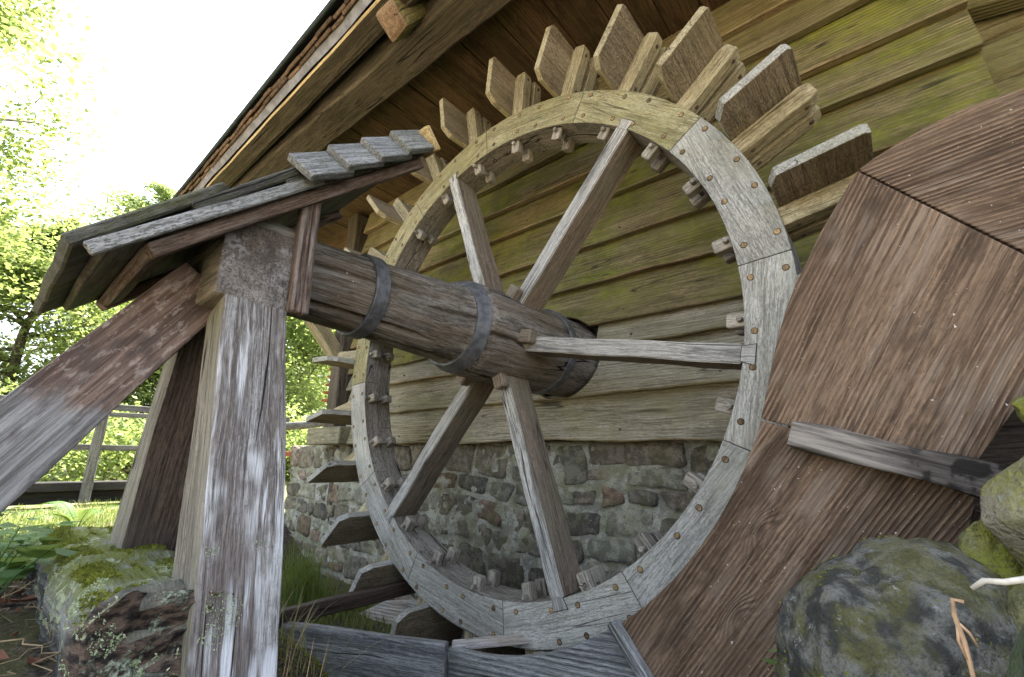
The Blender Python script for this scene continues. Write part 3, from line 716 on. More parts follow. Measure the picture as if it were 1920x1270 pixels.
# axle: tapered neck, shoulder, thick shaft; shakes cut into it
ZA = .022
def axle_radius(y):
    P = [(-1.12, .122), (-.85, .134), (-.55, .152), (-.30, .170), (-.285, .178), (-.235, .196), (-.19, .212), (.05, .219), (.35, .219), (.9, .219)]
    for (a, ra), (b, rb) in zip(P, P[1:]):
        if y <= b: return ra+(rb-ra)*(y-a)/(b-a)
    return P[-1][1]
def axle():
    na, ny = 220, 200; V = []; F = []
    cr = [(.55, -1.1, -.42, .011), (1.05, -.62, -.1, .012), (.1, -1.1, -.5, .006), (-.35, -.3, .25, .008), (.9, -.2, .5, .006), (-.9, -1.0, -.45, .006), (-.1, -.55, -.2, .006), (.3, .0, .5, .005), (-1.4, -.6, .1, .006), (.62, .36, .62, .006), (1.5, -.9, -.3, .007)]
    for j in range(ny+1):
        y = -1.10+1.85*j/ny; r0 = axle_radius(y)
        for i in range(na):
            a = 2*math.pi*i/na
            r = r0*(1+.012*nz((math.cos(a)*1.2, y*1.2, math.sin(a)*1.2), 1.6, 2.))+.0016*nz((math.cos(a)*9, y*1.5, math.sin(a)*9), 1.2, 5.)
            r += .002*math.cos(a*16)*(1 if y > -.2 else .4)*.3
            for (ca, y0, y1, dp) in cr:
                if y0 < y < y1:
                    cc = ca+.06*nz((y*3, ca*7, 0), 1., 1.)+.02*nz((y*11, ca*7, 3), 1., 1.)
                    d = abs((a-cc+math.pi) % (2*math.pi)-math.pi)*r0
                    tp = min(1., (y-y0)/.08, (y1-y)/.08)
                    if d < .011*tp+.003: r -= dp*3.4*tp*(1-d/(.011*tp+.0031))
            V.append((y, r*math.cos(a), -r*math.sin(a)))
    for j in range(ny):
        for i in range(na): a = j*na+i; b = j*na+(i+1) % na; F.append((a, b, b+na, a+na))
    F.append(tuple(range(na))[::-1]); F.append(tuple(range(ny*na, ny*na+na)))
    bm = bmesh.new(); bm.from_mesh(mesh_from(V, F, None))
    Mx = Matrix(((0, 1, 0, 0), (1, 0, 0, 0), (0, 0, -1, ZA), (0, 0, 0, 1)))
    o = link('axle', bm_mesh(bm, M['axle'], True), wheel, Mx)
    for (y, w) in ((-.715, .052), (-.262, .058), (.36, .05)):
        ra, rb = axle_radius(y-w/2)+.003, axle_radius(y+w/2)+.003
        V = []; F = []; n = 72
        for i in range(n):
            a = 2*math.pi*i/n; c, s = math.cos(a), math.sin(a)
            for (r, yy) in ((ra-.004, y-w/2), (ra+.006, y-w/2), (ra+.0085, y-w/2+.003), (rb+.0085, y+w/2-.003), (rb+.006, y+w/2), (rb-.004, y+w/2)): V.append((r*c, yy, r*s+ZA))
        for i in range(n):
            for k in range(5): p, q = i*6+k, ((i+1) % n)*6+k; F.append((p, p+1, q+1, q))
        bm = bmesh.new(); bm.from_mesh(mesh_from(V, F, None)); link('iron_hoop', bm_mesh(bm, M['iron'], False), o)
axle()

# ------------------------------------------------------------------ bearing frame
fr = thing('bearing_frame', 'leaning timber trestle with square bearing block carrying the axle end', 'trestle', (.1, -1.1, -1.2))
def beam2(name, p0, p1, w, t, mats, pick, parent, up, bev=.008, cuts=10, amp=.012, seed=0., ycuts=0):
    Mx, L = frame(p0, p1, up); bm = box_bm(L, w, t, bev, cuts, amp, seed, 2, 5., ycuts)
    bm.normal_update()
    for f in bm.faces: f.material_index = pick(f.normal)
    return link(name, bm_mesh(bm, mats), parent, Mx)
post = beam2('post', (.128, -1.105, -.163), (.385, -1.098, -1.30), .155, .142, [M['post'], M['post_side']], lambda n: 1 if n.y < -.5 else 0, fr, (1, 0, 0), .010, 24, .012, 2., 4)
beam2('rear_leg', (-.115, -1.125, -.165), (-.30, -1.125, -.80), .15, .15, [M['leg_shaded'], M['post_side']], lambda n: 1 if n.y < -.5 else 0, fr, (1, 0, 0), .010, 12, .012, 5.)
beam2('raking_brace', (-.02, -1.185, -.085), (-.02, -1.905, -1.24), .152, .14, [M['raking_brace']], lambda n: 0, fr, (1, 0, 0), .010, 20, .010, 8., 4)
Mx = Matrix(((1, 0, 0, -.01), (0, 1, 0, -1.12), (0, 0, 1, -.052), (0, 0, 0, 1)))
bm = box_bm(.42, .182, .212, .010, 6, .008, 4., 2, 6., 3); bm.normal_update()
for f in bm.faces: f.material_index = 0 if f.normal.x > .5 else 1
link('bearing_block', bm_mesh(bm, [M['block'], M['post_side']]), fr, Mx)
beam('bearing_cap', (.13, -1.15, .068), (.13, -1.02, .075), .10, .04, M['spoke_grey'], fr, (0, 0, 1), .006, 3, .006)

# ------------------------------------------------------------------ little roof above the bearing
sr = thing('bearing_roof', 'small slanting plank roof with mossy shingles above the axle bearing', 'roof', (0, -1.1, .05))
dy, dz = .748, .663                                   # up the slope, in the (y, z) plane
def sl_pt(s, x, n=0.): return Vector((x, -1.463+dy*s-dz*n, -.150+dz*s+dy*n))
def sl_box(name, s0, s1, x0, x1, n0, n1, mat, along='x', bev=.004, cuts=0, amp=0., seed=0., rot=0.):
    c = sl_pt((s0+s1)/2, (x0+x1)/2, (n0+n1)/2)
    ex, es, en = Vector((1, 0, 0)), Vector((0, dy, dz)), Vector((0, -dz, dy))
    if along == 'x': A, B, Cc, l, w = ex, es, en, x1-x0, s1-s0
    else: A, B, Cc, l, w = es, -ex, en, s1-s0, x1-x0
    Mx = Matrix(((A.x, B.x, Cc.x, c.x), (A.y, B.y, Cc.y, c.y), (A.z, B.z, Cc.z, c.z), (0, 0, 0, 1)))
    if rot: Mx = Mx @ Matrix.Rotation(rot, 4, 'Y')
    return link(name, bm_mesh(box_bm(l, w, n1-n0, bev, cuts, amp, seed), mat), sr, Mx)
for i in range(4): sl_box('roof_board', .03+.245*i, .03+.245*(i+1)-.004, -.345, .285, -.030, -.010, M['small_roof_under'], 'x', .003, 6, .005, i)
ru = random.Random(5)
for c_ in range(4):
    s0 = -.02+.235*c_; xx = -.36
    for j in range(4):
        w = .166
        sl_box('shingle', s0, s0+.33, xx, xx+w-.004, -.004, .022, M['verge'], 's', .004, 4, .010, c_*4+j, rot=R(-3.2)); xx += w
sl_box('verge_board', .0, .56, .286, .302, -.034, -.006, M['small_roof_grey'], 's', .003, 6, .005, 3.)
sl_box('rafter', .10, 1.0, .232, .272, -.066, -.031, M['red_brown'], 's', .004, 6, .005, 7.)
sl_box('rafter', .10, 1.0, -.33, -.285, -.066, -.031, M['red_brown'], 's', .004, 6, .005, 9.)
sl_box('eave_batten', .10, .145, -.36, .232, -.062, -.031, M['red_brown'], 'x', .004, 6, .005, 11.)
for i in range(4):                                    # lapped cap pieces along the upper verge
    s0 = .50+.128*i
    c = sl_pt(s0+.068, .305, .012); es = Vector((0, dy, dz)); nx = Vector((.88, -.475*dz, .475*dy))
    B = nx.cross(es).normalized(); es2 = (es-nx*.16).normalized(); nx2 = B.cross(es2)*-1; B2 = nx2.cross(es2)
    c = c+Vector((.011, 0, 0))
    Mx = Matrix(((es2.x, B2.x, nx2.x, c.x), (es2.y, B2.y, nx2.y, c.y), (es2.z, B2.z, nx2.z, c.z), (0, 0, 0, 1)))
    link('cap_shingle', bm_mesh(box_bm(.155, .092, .024, .003, 2, .004, i*3.), M['small_roof_grey']), sr, Mx)
sl_box('end_board', 1.012, 1.035, .27, .345, -.04, .045, M['fascia'], 'x', .003)
beam('roof_strut', (.232, -1.022, -.172), (.232, -1.030, .250), .048, .036, M['red_brown'], sr, (1, 0, 0), .004, 6, .004, 2.)
def nest(center, r, n, mat, name, parent, seed):
    rs = random.Random(seed); bm = bmesh.new()
    for _ in range(n):
        p = Vector(center)+Vector((rs.gauss(0, r), rs.gauss(0, r*.5), rs.gauss(0, r))); d = Vector((rs.gauss(0, 1), rs.gauss(0, 1), rs.gauss(0, 1))).normalized()*r*rs.uniform(.5, 1.4)
        q = Vector((rs.gauss(0, 1), rs.gauss(0, 1), rs.gauss(0, 1))).normalized()*.0014
        v = [bm.verts.new(x) for x in (p-q, p+q, p+d+q, p+d-q)]; bm.faces.new(v)
    return link(name, bm_mesh(bm, mat), parent)
nest((-.02, -1.222, -.10), .022, 70, M['dry_stem'], 'old_web_litter', sr, 4)

# ------------------------------------------------------------------ sill log
lg = thing('sill_log', 'mossy rotting squared log under the foot of the trestle', 'log', (-.1, -1.22, -1.15))
def sill():
    L, W, H = 1.02, .185, .215; nx, nc, nr = 90, 72, 9; V = []; F = []
    def sec(t):                                     # rounded square outline
        c, s_ = math.cos(t), math.sin(t); e = .28
        return math.copysign(abs(c)**e, c)*W/2, math.copysign(abs(s_)**e, s_)*H/2
    def warp(p):
        p = Vector(p); e = min(1., max(0., (p.x-.36)/.12))
        d = Vector((nz(p, 7., 1.), nz(p, 7., 4.), nz(p, 7., 8.)))*.016+Vector((nz(p, 24., 2.), nz(p, 24., 5.), nz(p, 24., 9.)))*.007
        d += Vector((0, nz((p.x*.3, p.y, p.z), 40., 2.), nz((p.x*.3, p.y, p.z), 40., 6.)))*.004
        if e > 0:
            q = (p.x*.6, p.y*1., p.z*2.4)
            d += Vector((nz(q, 15., 3.)*.026+nz(q, 38., 6.)*.016-.01, nz(p, 20., 6.)*.018, nz(p, 18., 7.)*.018))*e
        p = p+d; p.z += -.03*max(0, p.x-.2); p.y += -.030*(1-min(1, (p.z/.105)**2))*(1 if p.y < 0 else 0)
        return tuple(p)
    for i in range(nx+1):
        for k in range(nc): y, z = sec(2*math.pi*(k+.5)/nc); V.append(warp((-L/2+L*i/nx, y, z)))
    for i in range(nx):
        for k in range(nc): a = i*nc+k; b = i*nc+(k+1) % nc; F.append((a, b, b+nc, a+nc))
    for side, base in ((-1, 0), (1, nx*nc)):
        prev = [base+k for k in range(nc)]
        for r in range(1, nr):
            cur = []
            for k in range(nc): y, z = sec(2*math.pi*(k+.5)/nc); u = 1-r/nr; cur.append(len(V)); V.append(warp((side*L/2, y*u, z*u)))
            for k in range(nc): F.append((prev[k], prev[(k+1) % nc], cur[(k+1) % nc], cur[k]))
            prev = cur
        V.append(warp((side*L/2, 0, 0))); c = len(V)-1
        for k in range(nc): F.append((prev[k], prev[(k+1) % nc], c))
    bm = bmesh.new(); bm.from_mesh(mesh_from(V, F, None)); return bm
lo = link('log_body', bm_mesh(sill(), M['mossy_log'], True), lg, Matrix.Translation((-.165, -1.21, -.890)))
def tufts(name, pts, n, size, mat, parent, seed, up=.6):
    rs = np.random.RandomState(seed); V = []; F = []
    for p, nrm in pts:
        for _ in range(n):
            d = np.array(nrm)*up+rs.normal(0, .6, 3); d /= np.linalg.norm(d); s = size*rs.uniform(.5, 1.3)
            q = np.cross(d, rs.normal(0, 1, 3)); q /= np.linalg.norm(q)+1e-9; q *= s*.35
            b = np.array(p)+rs.normal(0, size*.9, 3)*(1-np.abs(np.array(nrm))*.8); k = len(V)
            V += [tuple(b-q), tuple(b+q), tuple(b+d*s+q*.5), tuple(b+d*s-q*.5)]; F.append((k, k+1, k+2, k+3))
    o = link(name, mesh_from(V, F, mat), parent); o['kind'] = 'stuff'; return o
rs = random.Random(8); mp = []; lp = []
lm_ = lo.data; WMl = WM[lo.name]
for p in lm_.polygons:
    c = WMl @ p.center; nrm = p.normal
    if nrm.z > .6 and nz(c, 9., 2.) > -.12 and c.y < -1.13 and c.x < .27: mp.append((c, nrm))
    elif nrm.y < -.2 and nz(c, 8., 6.) > .2 and c.z > -1.05: lp.append((c, nrm))
    elif nrm.x > .3 and nz(c, 12., 6.) > .25: lp.append((c, nrm))
tufts('moss', mp, 7, .006, M['moss'], lg, 1); tufts('lichen', lp, 9, .0042, M['lichen'], lg, 2, .3)
# lichen on the foot of the post
pl = [(Vector((.30+(-z_-.75)*.22+.001, -1.175+yy, z_)), (1, 0, 0)) for z_ in np.linspace(-1.05, -.72, 34) for yy in np.linspace(.01, .14, 16) if nz((yy, z_, 0), 14., 3.) > .22]
pl = [(Vector((.128+.0708+(.257/1.137)*(-.163-p.z)+.004, p.y, p.z)), n_) for p, n_ in pl]
tufts('lichen', pl, 8, .0034, M['lichen'], fr, 3, .3)

# ------------------------------------------------------------------ the breast trough
tr = thing('mill_trough', 'brown ridged timber side wall of the trough curving beside the wheel', 'trough', (1., -.2, -1.5))
Y0, Y1 = -.205, -.172
arc = lambda a0, a1, n, r: [(r*math.cos(R(a0+(a1-a0)*i/n)), r*math.sin(R(a0+(a1-a0)*i/n))) for i in range(n+1)]
AT = [(1.437, .181), (1.473, .200), (1.516, .217), (1.567, .234), (1.624, .2475), (1.676, .2505), (1.732, .249)]
slab('side_panel', AT+[(1.95, .215), (2.5, .08), (2.5, -1.2), (1.663+.837*.0+.62, -.113-.807), (1.665, -.116)], Y0, Y1, M['panel'], tr, (1, .10))
SEAM = [(1.4345, .1775), (1.66, -.1185)]
BL = [(1.144, -.428), (1.168, -.350), (1.198, -.250), (1.232, -.158), (1.268, -.080), (1.296, -.035), (1.330, .028), (1.380, .102), (1.412, .147)]
slab('side_panel', [SEAM[1], (1.72, -.197), (1.66, -.33), (1.612, -.400), (1.520, -.530), (1.222, -.455)]+BL+[SEAM[0]], Y0-.002, Y1, M['panel'], tr, (.50, .866))
slab('side_panel', [(1.1425, -.4325), (1.222, -.4595), (1.515, -.535), (1.50, -.62), (1.44, -.78), (1.20, -1.55), (.95, -1.60), (.80, -1.11), (.715, -.990)]+arc(-53.5, -21.6, 16, 1.222), Y0, Y1, M['panel'], tr, (.60, .80))
slab('side_panel', [(.711, -.993), (.795, -1.112), (.94, -1.60), (0.02, -1.60), (0.0, -1.222)]+arc(-89., -55., 14, 1.218), Y0+.001, Y1, M['trough_grey'], tr, (1., .12))
slab('side_panel', [(1.50, -.62), (1.56, -.66), (1.56, -1.3), (1.30, -1.3), (1.36, -.98)], Y0+.03, Y1+.03, M['wet_wood'], tr, (.45, .89))
beam('panel_batten', (.700, -.222, -.985), (.90, -.222, -1.225), .032, .032, M['trough_grey'], tr, (0, -1, 0), .004, 4, .004)
Mx, L = frame((1.213, -.233, -.4665), (1.60, -.233, -.590), (0, -1, 0))
bm = box_bm(L, .068, .062, .005, 20, .010, 3., 2, 14.)
def batten_material():
    g = G('cross_batten'); v = g.coords(False); nf = g.noise(g.scaled(v, 4., 60., 60.), 1., 5, .62)
    c = g.mix(g.ramp(nf, .35, .65), (.06, .05, .042), (.30, .265, .23)); x = g.sep(v)[0]
    w = g.ramp(g.math('ADD', x, g.math('MULTIPLY', g.noise(v, 16., 4), .10)), -.03, .10)
    p = g.ramp(g.noise(v, 22., 4), .5, .6); c = g.mix(g.math('MULTIPLY', w, g.math('ADD', .6, g.math('MULTIPLY', p, .4))), c, (.018, .015, .013))
    return g.bsdf(c, .8, nf, .9, .008)
link('cross_batten', bm_mesh(bm, batten_material()), tr, Mx)
beam('tail_board', (.012, -.222, -1.365), (-.645, -.530, -1.365), .042, .33, M['trough_grey'], tr, (0, 0, 1), .005, 8, .006, 3.)
beam('cross_board', (-.665, -.60, -1.19), (-.665, .34, -1.19), .05, .062, M['wet_wood'], tr, (0, 0, 1), .005, 6, .006, 4.)
slab('back_board', [(-1.55, -1.85), (-1.56, -1.575), (-1.175, -1.40), (-.82, -1.325), (-.40, -1.30), (-.40, -1.85)], .33, .36, M['trough_pale'], tr, (1, .1))
slab('back_board', arc(-110, -8, 24, 1.262)+[(1.9, -.2), (1.9, -1.7), (-.42, -1.7)], .33, .36, M['wet_wood'], tr, (1, .1))
for i in range(26):
    a = R(-112+4.6*i)
    Mx = pm(a, 0, .08); r = 1.575; Mx.translation = Vector((r*math.cos(a), .08, r*math.sin(a)))
    Mx = Matrix(((0, -math.sin(a), math.cos(a), r*math.cos(a)), (1, 0, 0, .08), (0, math.cos(a), math.sin(a), r*math.sin(a)), (0, 0, 0, 1)))
    if i == 0: fbm = bm_mesh(box_bm(.50, .122, .03, .003), M['wet_wood'])
    link('floor_board', fbm, tr, Mx)
beam('lip_board', (.0, -.185, -1.222), (.23, .05, -1.20), .06, .02, M['trough_pale'], tr, (0, 0, 1), .003)

# ------------------------------------------------------------------ rocks
def rock(name, loc, rad, mat, label, seed, amp=.16, facet=0, sub=4, rz=0.):
    bm = bmesh.new(); bmesh.ops.create_icosphere(bm, subdivisions=sub, radius=1.)
    rs = random.Random(seed)
    planes = [(Vector((rs.gauss(0, 1), rs.gauss(0, 1), rs.gauss(0, 1))).normalized(), rs.uniform(.62, .88)) for _ in range(facet)]
    for v in bm.verts:
        p = v.co.copy()
        for n_, d in planes:
            k = p.dot(n_)
            if k > d: p -= n_*(k-d)*.92
        p *= 1+amp*nz(p, 1.3, seed)+amp*.38*nz(p, 3.7, seed+4)+amp*.2*nz(p, 9., seed+8)+amp*.09*nz(p, 24., seed+2)
        v.co = Vector((p.x*rad[0], p.y*rad[1], p.z*rad[2]))
    o = link(name, bm_mesh(bm, mat, True), None, Matrix.Translation(Vector(loc)) @ Matrix.Rotation(rz, 4, 'Z'))
    return tag(o, label, 'rock', 'rocks piled beside the trough')
rock('boulder', (1.375, -.50, -.91), (.185, .24, .250), M['boulder'], 'big rounded speckled boulder leaning on the brown trough wall', 3., .13, 3, 6)
def rock_moss(o, seed, thr, size, step):
    W = WM[o.name]; P = []
    for i, p in enumerate(o.data.polygons):
        if i % step: continue
        c = W @ p.center
        if p.normal.z > -.1 and nz(c, 13., seed)+.5*nz(c, 40., seed) > thr: P.append((c, p.normal))
    tufts('moss', P, 2, size, M['moss'], o, int(seed), .5)
rock_moss(bpy.data.objects['boulder'], 5., .18, .0042, 9)
rock('rock', (1.640, -.44, -.595), (.165, .13, .155), M['slate'], 'flat angular grey and yellow stone at the right edge', 6., .05, 14, 5, .4)
rock('rock', (1.500, -.37, -.70), (.06, .07, .105), M['mossrock'], 'small mossy yellow green stone wedged above the boulder', 9., .16, 8, 5)
rock('rock', (1.640, -.30, -.455), (.085, .08, .055), M['mossrock'], 'yellow mossy stone lying on top of the angular stone', 12., .25, 4)
rock('rock', (1.540, -.84, -.775), (.098, .14, .125), M['darkrock'], 'dark mossy stone in the bottom right corner under the twigs', 15., .12, 4)
rock('rock', (1.60, -.55, -.80), (.13, .16, .14), M['mossrock'], 'moss covered stone between the boulder and the angular stone', 18., .12, 8, 5)
rock('rock', (-.66, -1.34, -1.06), (.10, .11, .12), M['slate'], 'smooth brownish stone on the ground behind the mossy log', 21., .12, 2)
def tube(name, pts, rads, mat, parent=None, n=7):
    V = []; F = []
    for i, p in enumerate(pts):
        p = Vector(p); d = (Vector(pts[min(i+1, len(pts)-1)])-Vector(pts[max(i-1, 0)])).normalized()
        a = d.cross(Vector((.3, .2, .93))).normalized(); b = d.cross(a)
        for k in range(n): t = 2*math.pi*k/n; V.append(p+(a*math.cos(t)+b*math.sin(t))*rads[i])
    for i in range(len(pts)-1):
        for k in range(n): F.append((i*n+k, i*n+(k+1) % n, (i+1)*n+(k+1) % n, (i+1)*n+k))
    F.append(tuple(range(n))[::-1]); F.append(tuple(range((len(pts)-1)*n, len(pts)*n)))
    if name is None: return V, F
    return link(name, mesh_from(V, F, mat, True), parent)
tw = thing('twig', 'dry orange forked twig in front of the boulder', 'twig', (1.43, -.86, -.75))
tube('stem', [(1.434, -.86, -.665), (1.426, -.86, -.664), (1.425, -.86, -.678), (1.428, -.86, -.700), (1.429, -.86, -.73), (1.431, -.86, -.77)], [.0018, .0022, .0022, .0022, .002, .0018], M['twig'], tw)
tube('side_shoot', [(1.426, -.86, -.682), (1.424, -.86, -.70), (1.427, -.862, -.714)], [.0014, .0014, .001], M['twig'], tw)
tube('side_shoot', [(1.427, -.86, -.685), (1.433, -.858, -.692), (1.437, -.856, -.703)], [.0016, .0014, .001], M['twig'], tw)
tube('side_shoot', [(1.429, -.86, -.73), (1.433, -.858, -.737), (1.436, -.858, -.735)], [.0016, .0014, .001], M['twig'], tw)
t2 = tube('twig', [(1.440, -.90, -.645), (1.449, -.90, -.637), (1.462, -.90, -.636), (1.480, -.90, -.630), (1.52, -.89, -.622)], [.0022, .0026, .0028, .003, .003], M['bleached'])
tag(t2, 'pale bleached stick lying over the dark corner stone', 'twig')

# ------------------------------------------------------------------ beyond the trestle: railing, terracotta stack
fe = thing('footbridge_railing', 'grey wooden railing with two rails on a dark beam across the lawn', 'railing', (-6.5, 0, -1.15))
beam('top_rail', (-6.5, -4.2, .035), (-6.5, 1.9, .045), .05, .085, M['fence_wood'], fe, (0, 0, 1), .006, 10, .012, 1.)
beam('top_rail', (-6.44, -.9, -.05), (-6.44, 1.9, -.045), .04, .06, M['fence_wood'], fe, (0, 0, 1), .006, 10, .012, 4.)
beam('lower_rail', (-6.5, -4.2, -.475), (-6.5, 1.9, -.475), .04, .075, M['fence_wood'], fe, (0, 0, 1), .006, 10, .012, 2.)
for y in (-3.2, -.50, 1.75): beam('fence_post', (-6.42, y-.0, .06), (-6.42, y+.02, -1.15), .085, .10, M['fence_wood'], fe, (0, 1, 0), .008, 6, .012, y)
beam('deck_beam', (-6.6, -4.2, -.955), (-6.6, 1.9, -.955), .26, .11, M['dark_beam'], fe, (0, 0, 1), .01, 6, .01, 5.)
beam('deck_beam', (-6.75, -4.2, -1.09), (-6.75, 1.9, -1.09), .2, .14, M['dark_beam'], fe, (0, 0, 1), .01, 6, .01, 7.)
hr = thing('handrail', 'rough dark handrail pole beside the mill corner', 'handrail', (-4.6, 1., -1.2))
tube('pole', [(-4.6, .9, -.20), (-4.2, 1.15, -.17), (-3.8, 1.45, -.08), (-3.5, 1.75, -.06)], [.05, .05, .055, .06], M['fence_wood'], hr, 9)
beam('rail', (-4.5, .85, -.53), (-3.6, 1.9, -.50), .03, .06, M['terracotta'], hr)
beam('post', (-3.72, 1.7, -1.25), (-3.72, 1.7, -.06), .07, .07, M['fence_wood'], hr, (0, 1, 0))
beam('post', (-4.55, .88, -1.25), (-4.55, .88, -.2), .07, .07, M['fence_wood'], hr, (0, 1, 0))
ts = thing('tile_stack', 'stack of red terracotta tiles behind the mill corner post', 'tiles', (-3.1, .95, -.3))
beam('support', (-3.1, .95, -1.25), (-3.1, .95, -.0), .12, .12, M['beam_old'], ts, (0, 1, 0))
for i in range(5):
    beam('tile', (-3.26+.012*i, .86, .03+.085*i), (-3.02, .98, .045+.085*i), .16-.012*i, .022, M['terracotta'], ts, (0, 0, 1), .004)
    beam('tile_block', (-3.20+.012*i, .90, .072+.085*i), (-3.08, .96, .072+.085*i), .08, .058, M['terracotta'], ts, (0, 0, 1), .004)

# ------------------------------------------------------------------ trees
def quads(P, N, U, size, asp, mat, name, parent, bend=.25):
    """leaf faces: a folded pair of triangles-pairs per leaf"""
    n = len(P); W = np.cross(N, U); W /= np.linalg.norm(W, axis=1)[:, None]+1e-9
    s = size[:, None]; a = asp
    v = np.stack([P, P+U*s*.45+W*s*a*.5+N*s*bend*.3, P+U*s, P+U*s*.45-W*s*a*.5+N*s*bend*.3], 1).reshape(-1, 3)
    me = bpy.data.meshes.new(name); me.vertices.add(4*n); me.vertices.foreach_set('co', v.ravel())
    me.loops.add(4*n); me.loops.foreach_set('vertex_index', np.arange(4*n)); me.polygons.add(n)
    me.polygons.foreach_set('loop_start', np.arange(0, 4*n, 4)); me.materials.append(mat); me.update(); me.validate()
    return link(name, me, parent)
def unit(a): return a/(np.linalg.norm(a, axis=1)[:, None]+1e-9)
def tree(name, label, base, h, rad, nleaf, lsize, mat, seed, lean=(0, 0), low=.25, group='trees beyond the lawn', nb=26, spread=.055):
    rs = np.random.RandomState(seed); b = np.array(base, float)
    t = thing(name, label, 'tree', base, group)
    top = b+np.array([lean[0], lean[1], h*.86]); V = []; F = []; tips = []
    def add(pts, r):
        v, f = tube(None, pts, r, None, None, 7); k = len(V); V.extend(v); F.extend([tuple(i+k for i in q) for q in f])
    tp = [b+(top-b)*u+np.array([rs.normal(0, .02*h*u), rs.normal(0, .02*h*u), 0]) for u in np.linspace(0, 1, 8)]
    tr_ = [h*.022*(1-.85*u)+.012 for u in np.linspace(0, 1, 8)]
    add([tuple(p) for p in tp], tr_)
    for i in range(nb):
        u = rs.uniform(low, .98); p0 = b+(top-b)*u; az = rs.uniform(0, 6.283)
        w = math.sin(math.pi*min(1, max(0, (u-low*.6)/(1.02-low*.6)))**.8)
        ln = max(.25, w)*rad*rs.uniform(.65, 1.15)
        d = np.array([math.cos(az), math.sin(az), rs.uniform(-.05, .55)]); pts = []
        for j in range(6):
            q = j/5; pts.append(p0+d*ln*q+np.array([0, 0, .12*ln*q*q])+rs.normal(0, .03*ln*q, 3))
        add([tuple(p) for p in pts], [h*.0065*(1-.8*j/5)+.006 for j in range(6)])
        for j in range(2, 6):
            tips.append((pts[j], ln*.20))
            for _ in range(2):
                e = pts[j]+rs.normal(0, 1, 3)*np.array([1, 1, .55])*ln*.2; tips.append((e, ln*.16)); add([tuple(pts[j]), tuple((pts[j]+e)/2+rs.normal(0, .02*ln, 3)), tuple(e)], [.012, .009, .005])
    link('trunk', mesh_from(V, F, M['bark'], True), t)
    k = rs.randint(0, len(tips), nleaf); C0 = np.array([x[0] for x in tips])[k]; S0 = np.array([x[1] for x in tips])[k]
    off = rs.normal(0, 1, (nleaf, 3))*np.array([1, 1, .6])*(np.minimum(S0, .42)[:, None]*.75+spread)
    # leaves hang in flat sprays
    P = C0+off; N = unit(rs.normal(0, .55, (nleaf, 3))+np.array([0, 0, 1.])); U = unit(np.cross(N, rs.normal(0, 1, (nleaf, 3)))); U[:, 2] -= .25
    quads(P, N, unit(U), lsize*rs.uniform(.6, 1.35, nleaf), .62, mat, 'crown', t)
tree('broadleaf_tree', 'tall bright green broadleaf tree at the left edge of the lawn', (-11.5, -5.1, -1.2), 13.5, 3.35, 150000, .115, M['leaf_sun'], 1, (.4, .3), .12, nb=60)
tree('broadleaf_tree', 'pale distant tree with thin crown above the little roof', (-21., 1.7, -1.2), 13.2, 3.6, 40000, .14, M['leaf_far'], 2, (0, .4), .25, nb=36)
tree('broadleaf_tree', 'light green tree between the left edge and the little roof', (-17., -1.2, -1.2), 8.0, 3.6, 60000, .13, M['leaf_sun'], 3, (0, 0), .06, nb=44)
tree('broadleaf_tree', 'sunlit tree seen between the trestle post and the mill corner', (-16.5, 6.4, -1.2), 9.0, 3.6, 60000, .13, M['leaf_sun'], 4, (0, 0), .05, nb=44)
tree('broadleaf_tree', 'dense low tree behind the railing under the little roof', (-15., 2.4, -1.2), 6.2, 3.3, 60000, .12, M['leaf_sun'], 5, (0, 0), .03, nb=44)
tree('broadleaf_tree', 'far pale tree behind the sunlit tree by the mill corner', (-26., 11.5, -1.2), 12., 5., 30000, .26, M['leaf_far'], 6, (0, 0), .05, nb=44)
def shrub(name, label, base, rad, h, n, ls, mat, seed, group='shrubs behind the railing'):
    rs = np.random.RandomState(seed); t = thing(name, label, 'shrub', base, group)
    m = 34; cz = rs.uniform(0, 1, m); az = rs.uniform(0, 6.283, m); rr = rad*np.sqrt(rs.uniform(.05, 1, m))
    cl = np.stack([base[0]+rr*np.cos(az), base[1]+rr*np.sin(az), base[2]+h*(.12+.85*cz*(1-.6*(rr/rad)**2))], 1)
    V = []; F = []
    for c in cl:
        v, f = tube(None, [tuple(base), tuple((np.array(base)+c)/2+rs.normal(0, .05*rad, 3)), tuple(c)], [.03, .018, .006], None, None, 5); k = len(V); V += v; F += [tuple(i+k for i in q) for q in f]
    link('stem', mesh_from(V, F, M['bark'], True), t)
    k = rs.randint(0, m, n); P = cl[k]+rs.normal(0, 1, (n, 3))*np.array([1, 1, .7])*rad*.19; P[:, 2] = np.maximum(P[:, 2], base[2]+.03)
    N = unit(rs.normal(0, .7, (n, 3))+np.array([0, 0, .8])); U = unit(np.cross(N, rs.normal(0, 1, (n, 3))))
    quads(P, N, U, ls*rs.uniform(.6, 1.4, n), .6, mat, 'foliage', t)
SH = [((-10.2, -3.4), 1.5, 1.7, 'broad yellow green shrub behind the railing at the left edge'), ((-10.6, -1.4), 1.6, 2.1, 'tall green shrub behind the middle of the railing'),
      ((-10.0, .9), 1.5, 1.6, 'low green shrub behind the railing beside the rear trestle leg'), ((-11.5, 3.2), 1.7, 2.0, 'round shrub hidden mostly by the trestle post'),
      ((-10.5, 5.2), 1.6, 1.7, 'shrub beside the handrail near the mill corner')]
for i, ((x, y), r, h, lb) in enumerate(SH): shrub('shrub', lb, (x, y, -1.22), r, h, 8000, .10, M['leaf_sun'], 20+i)

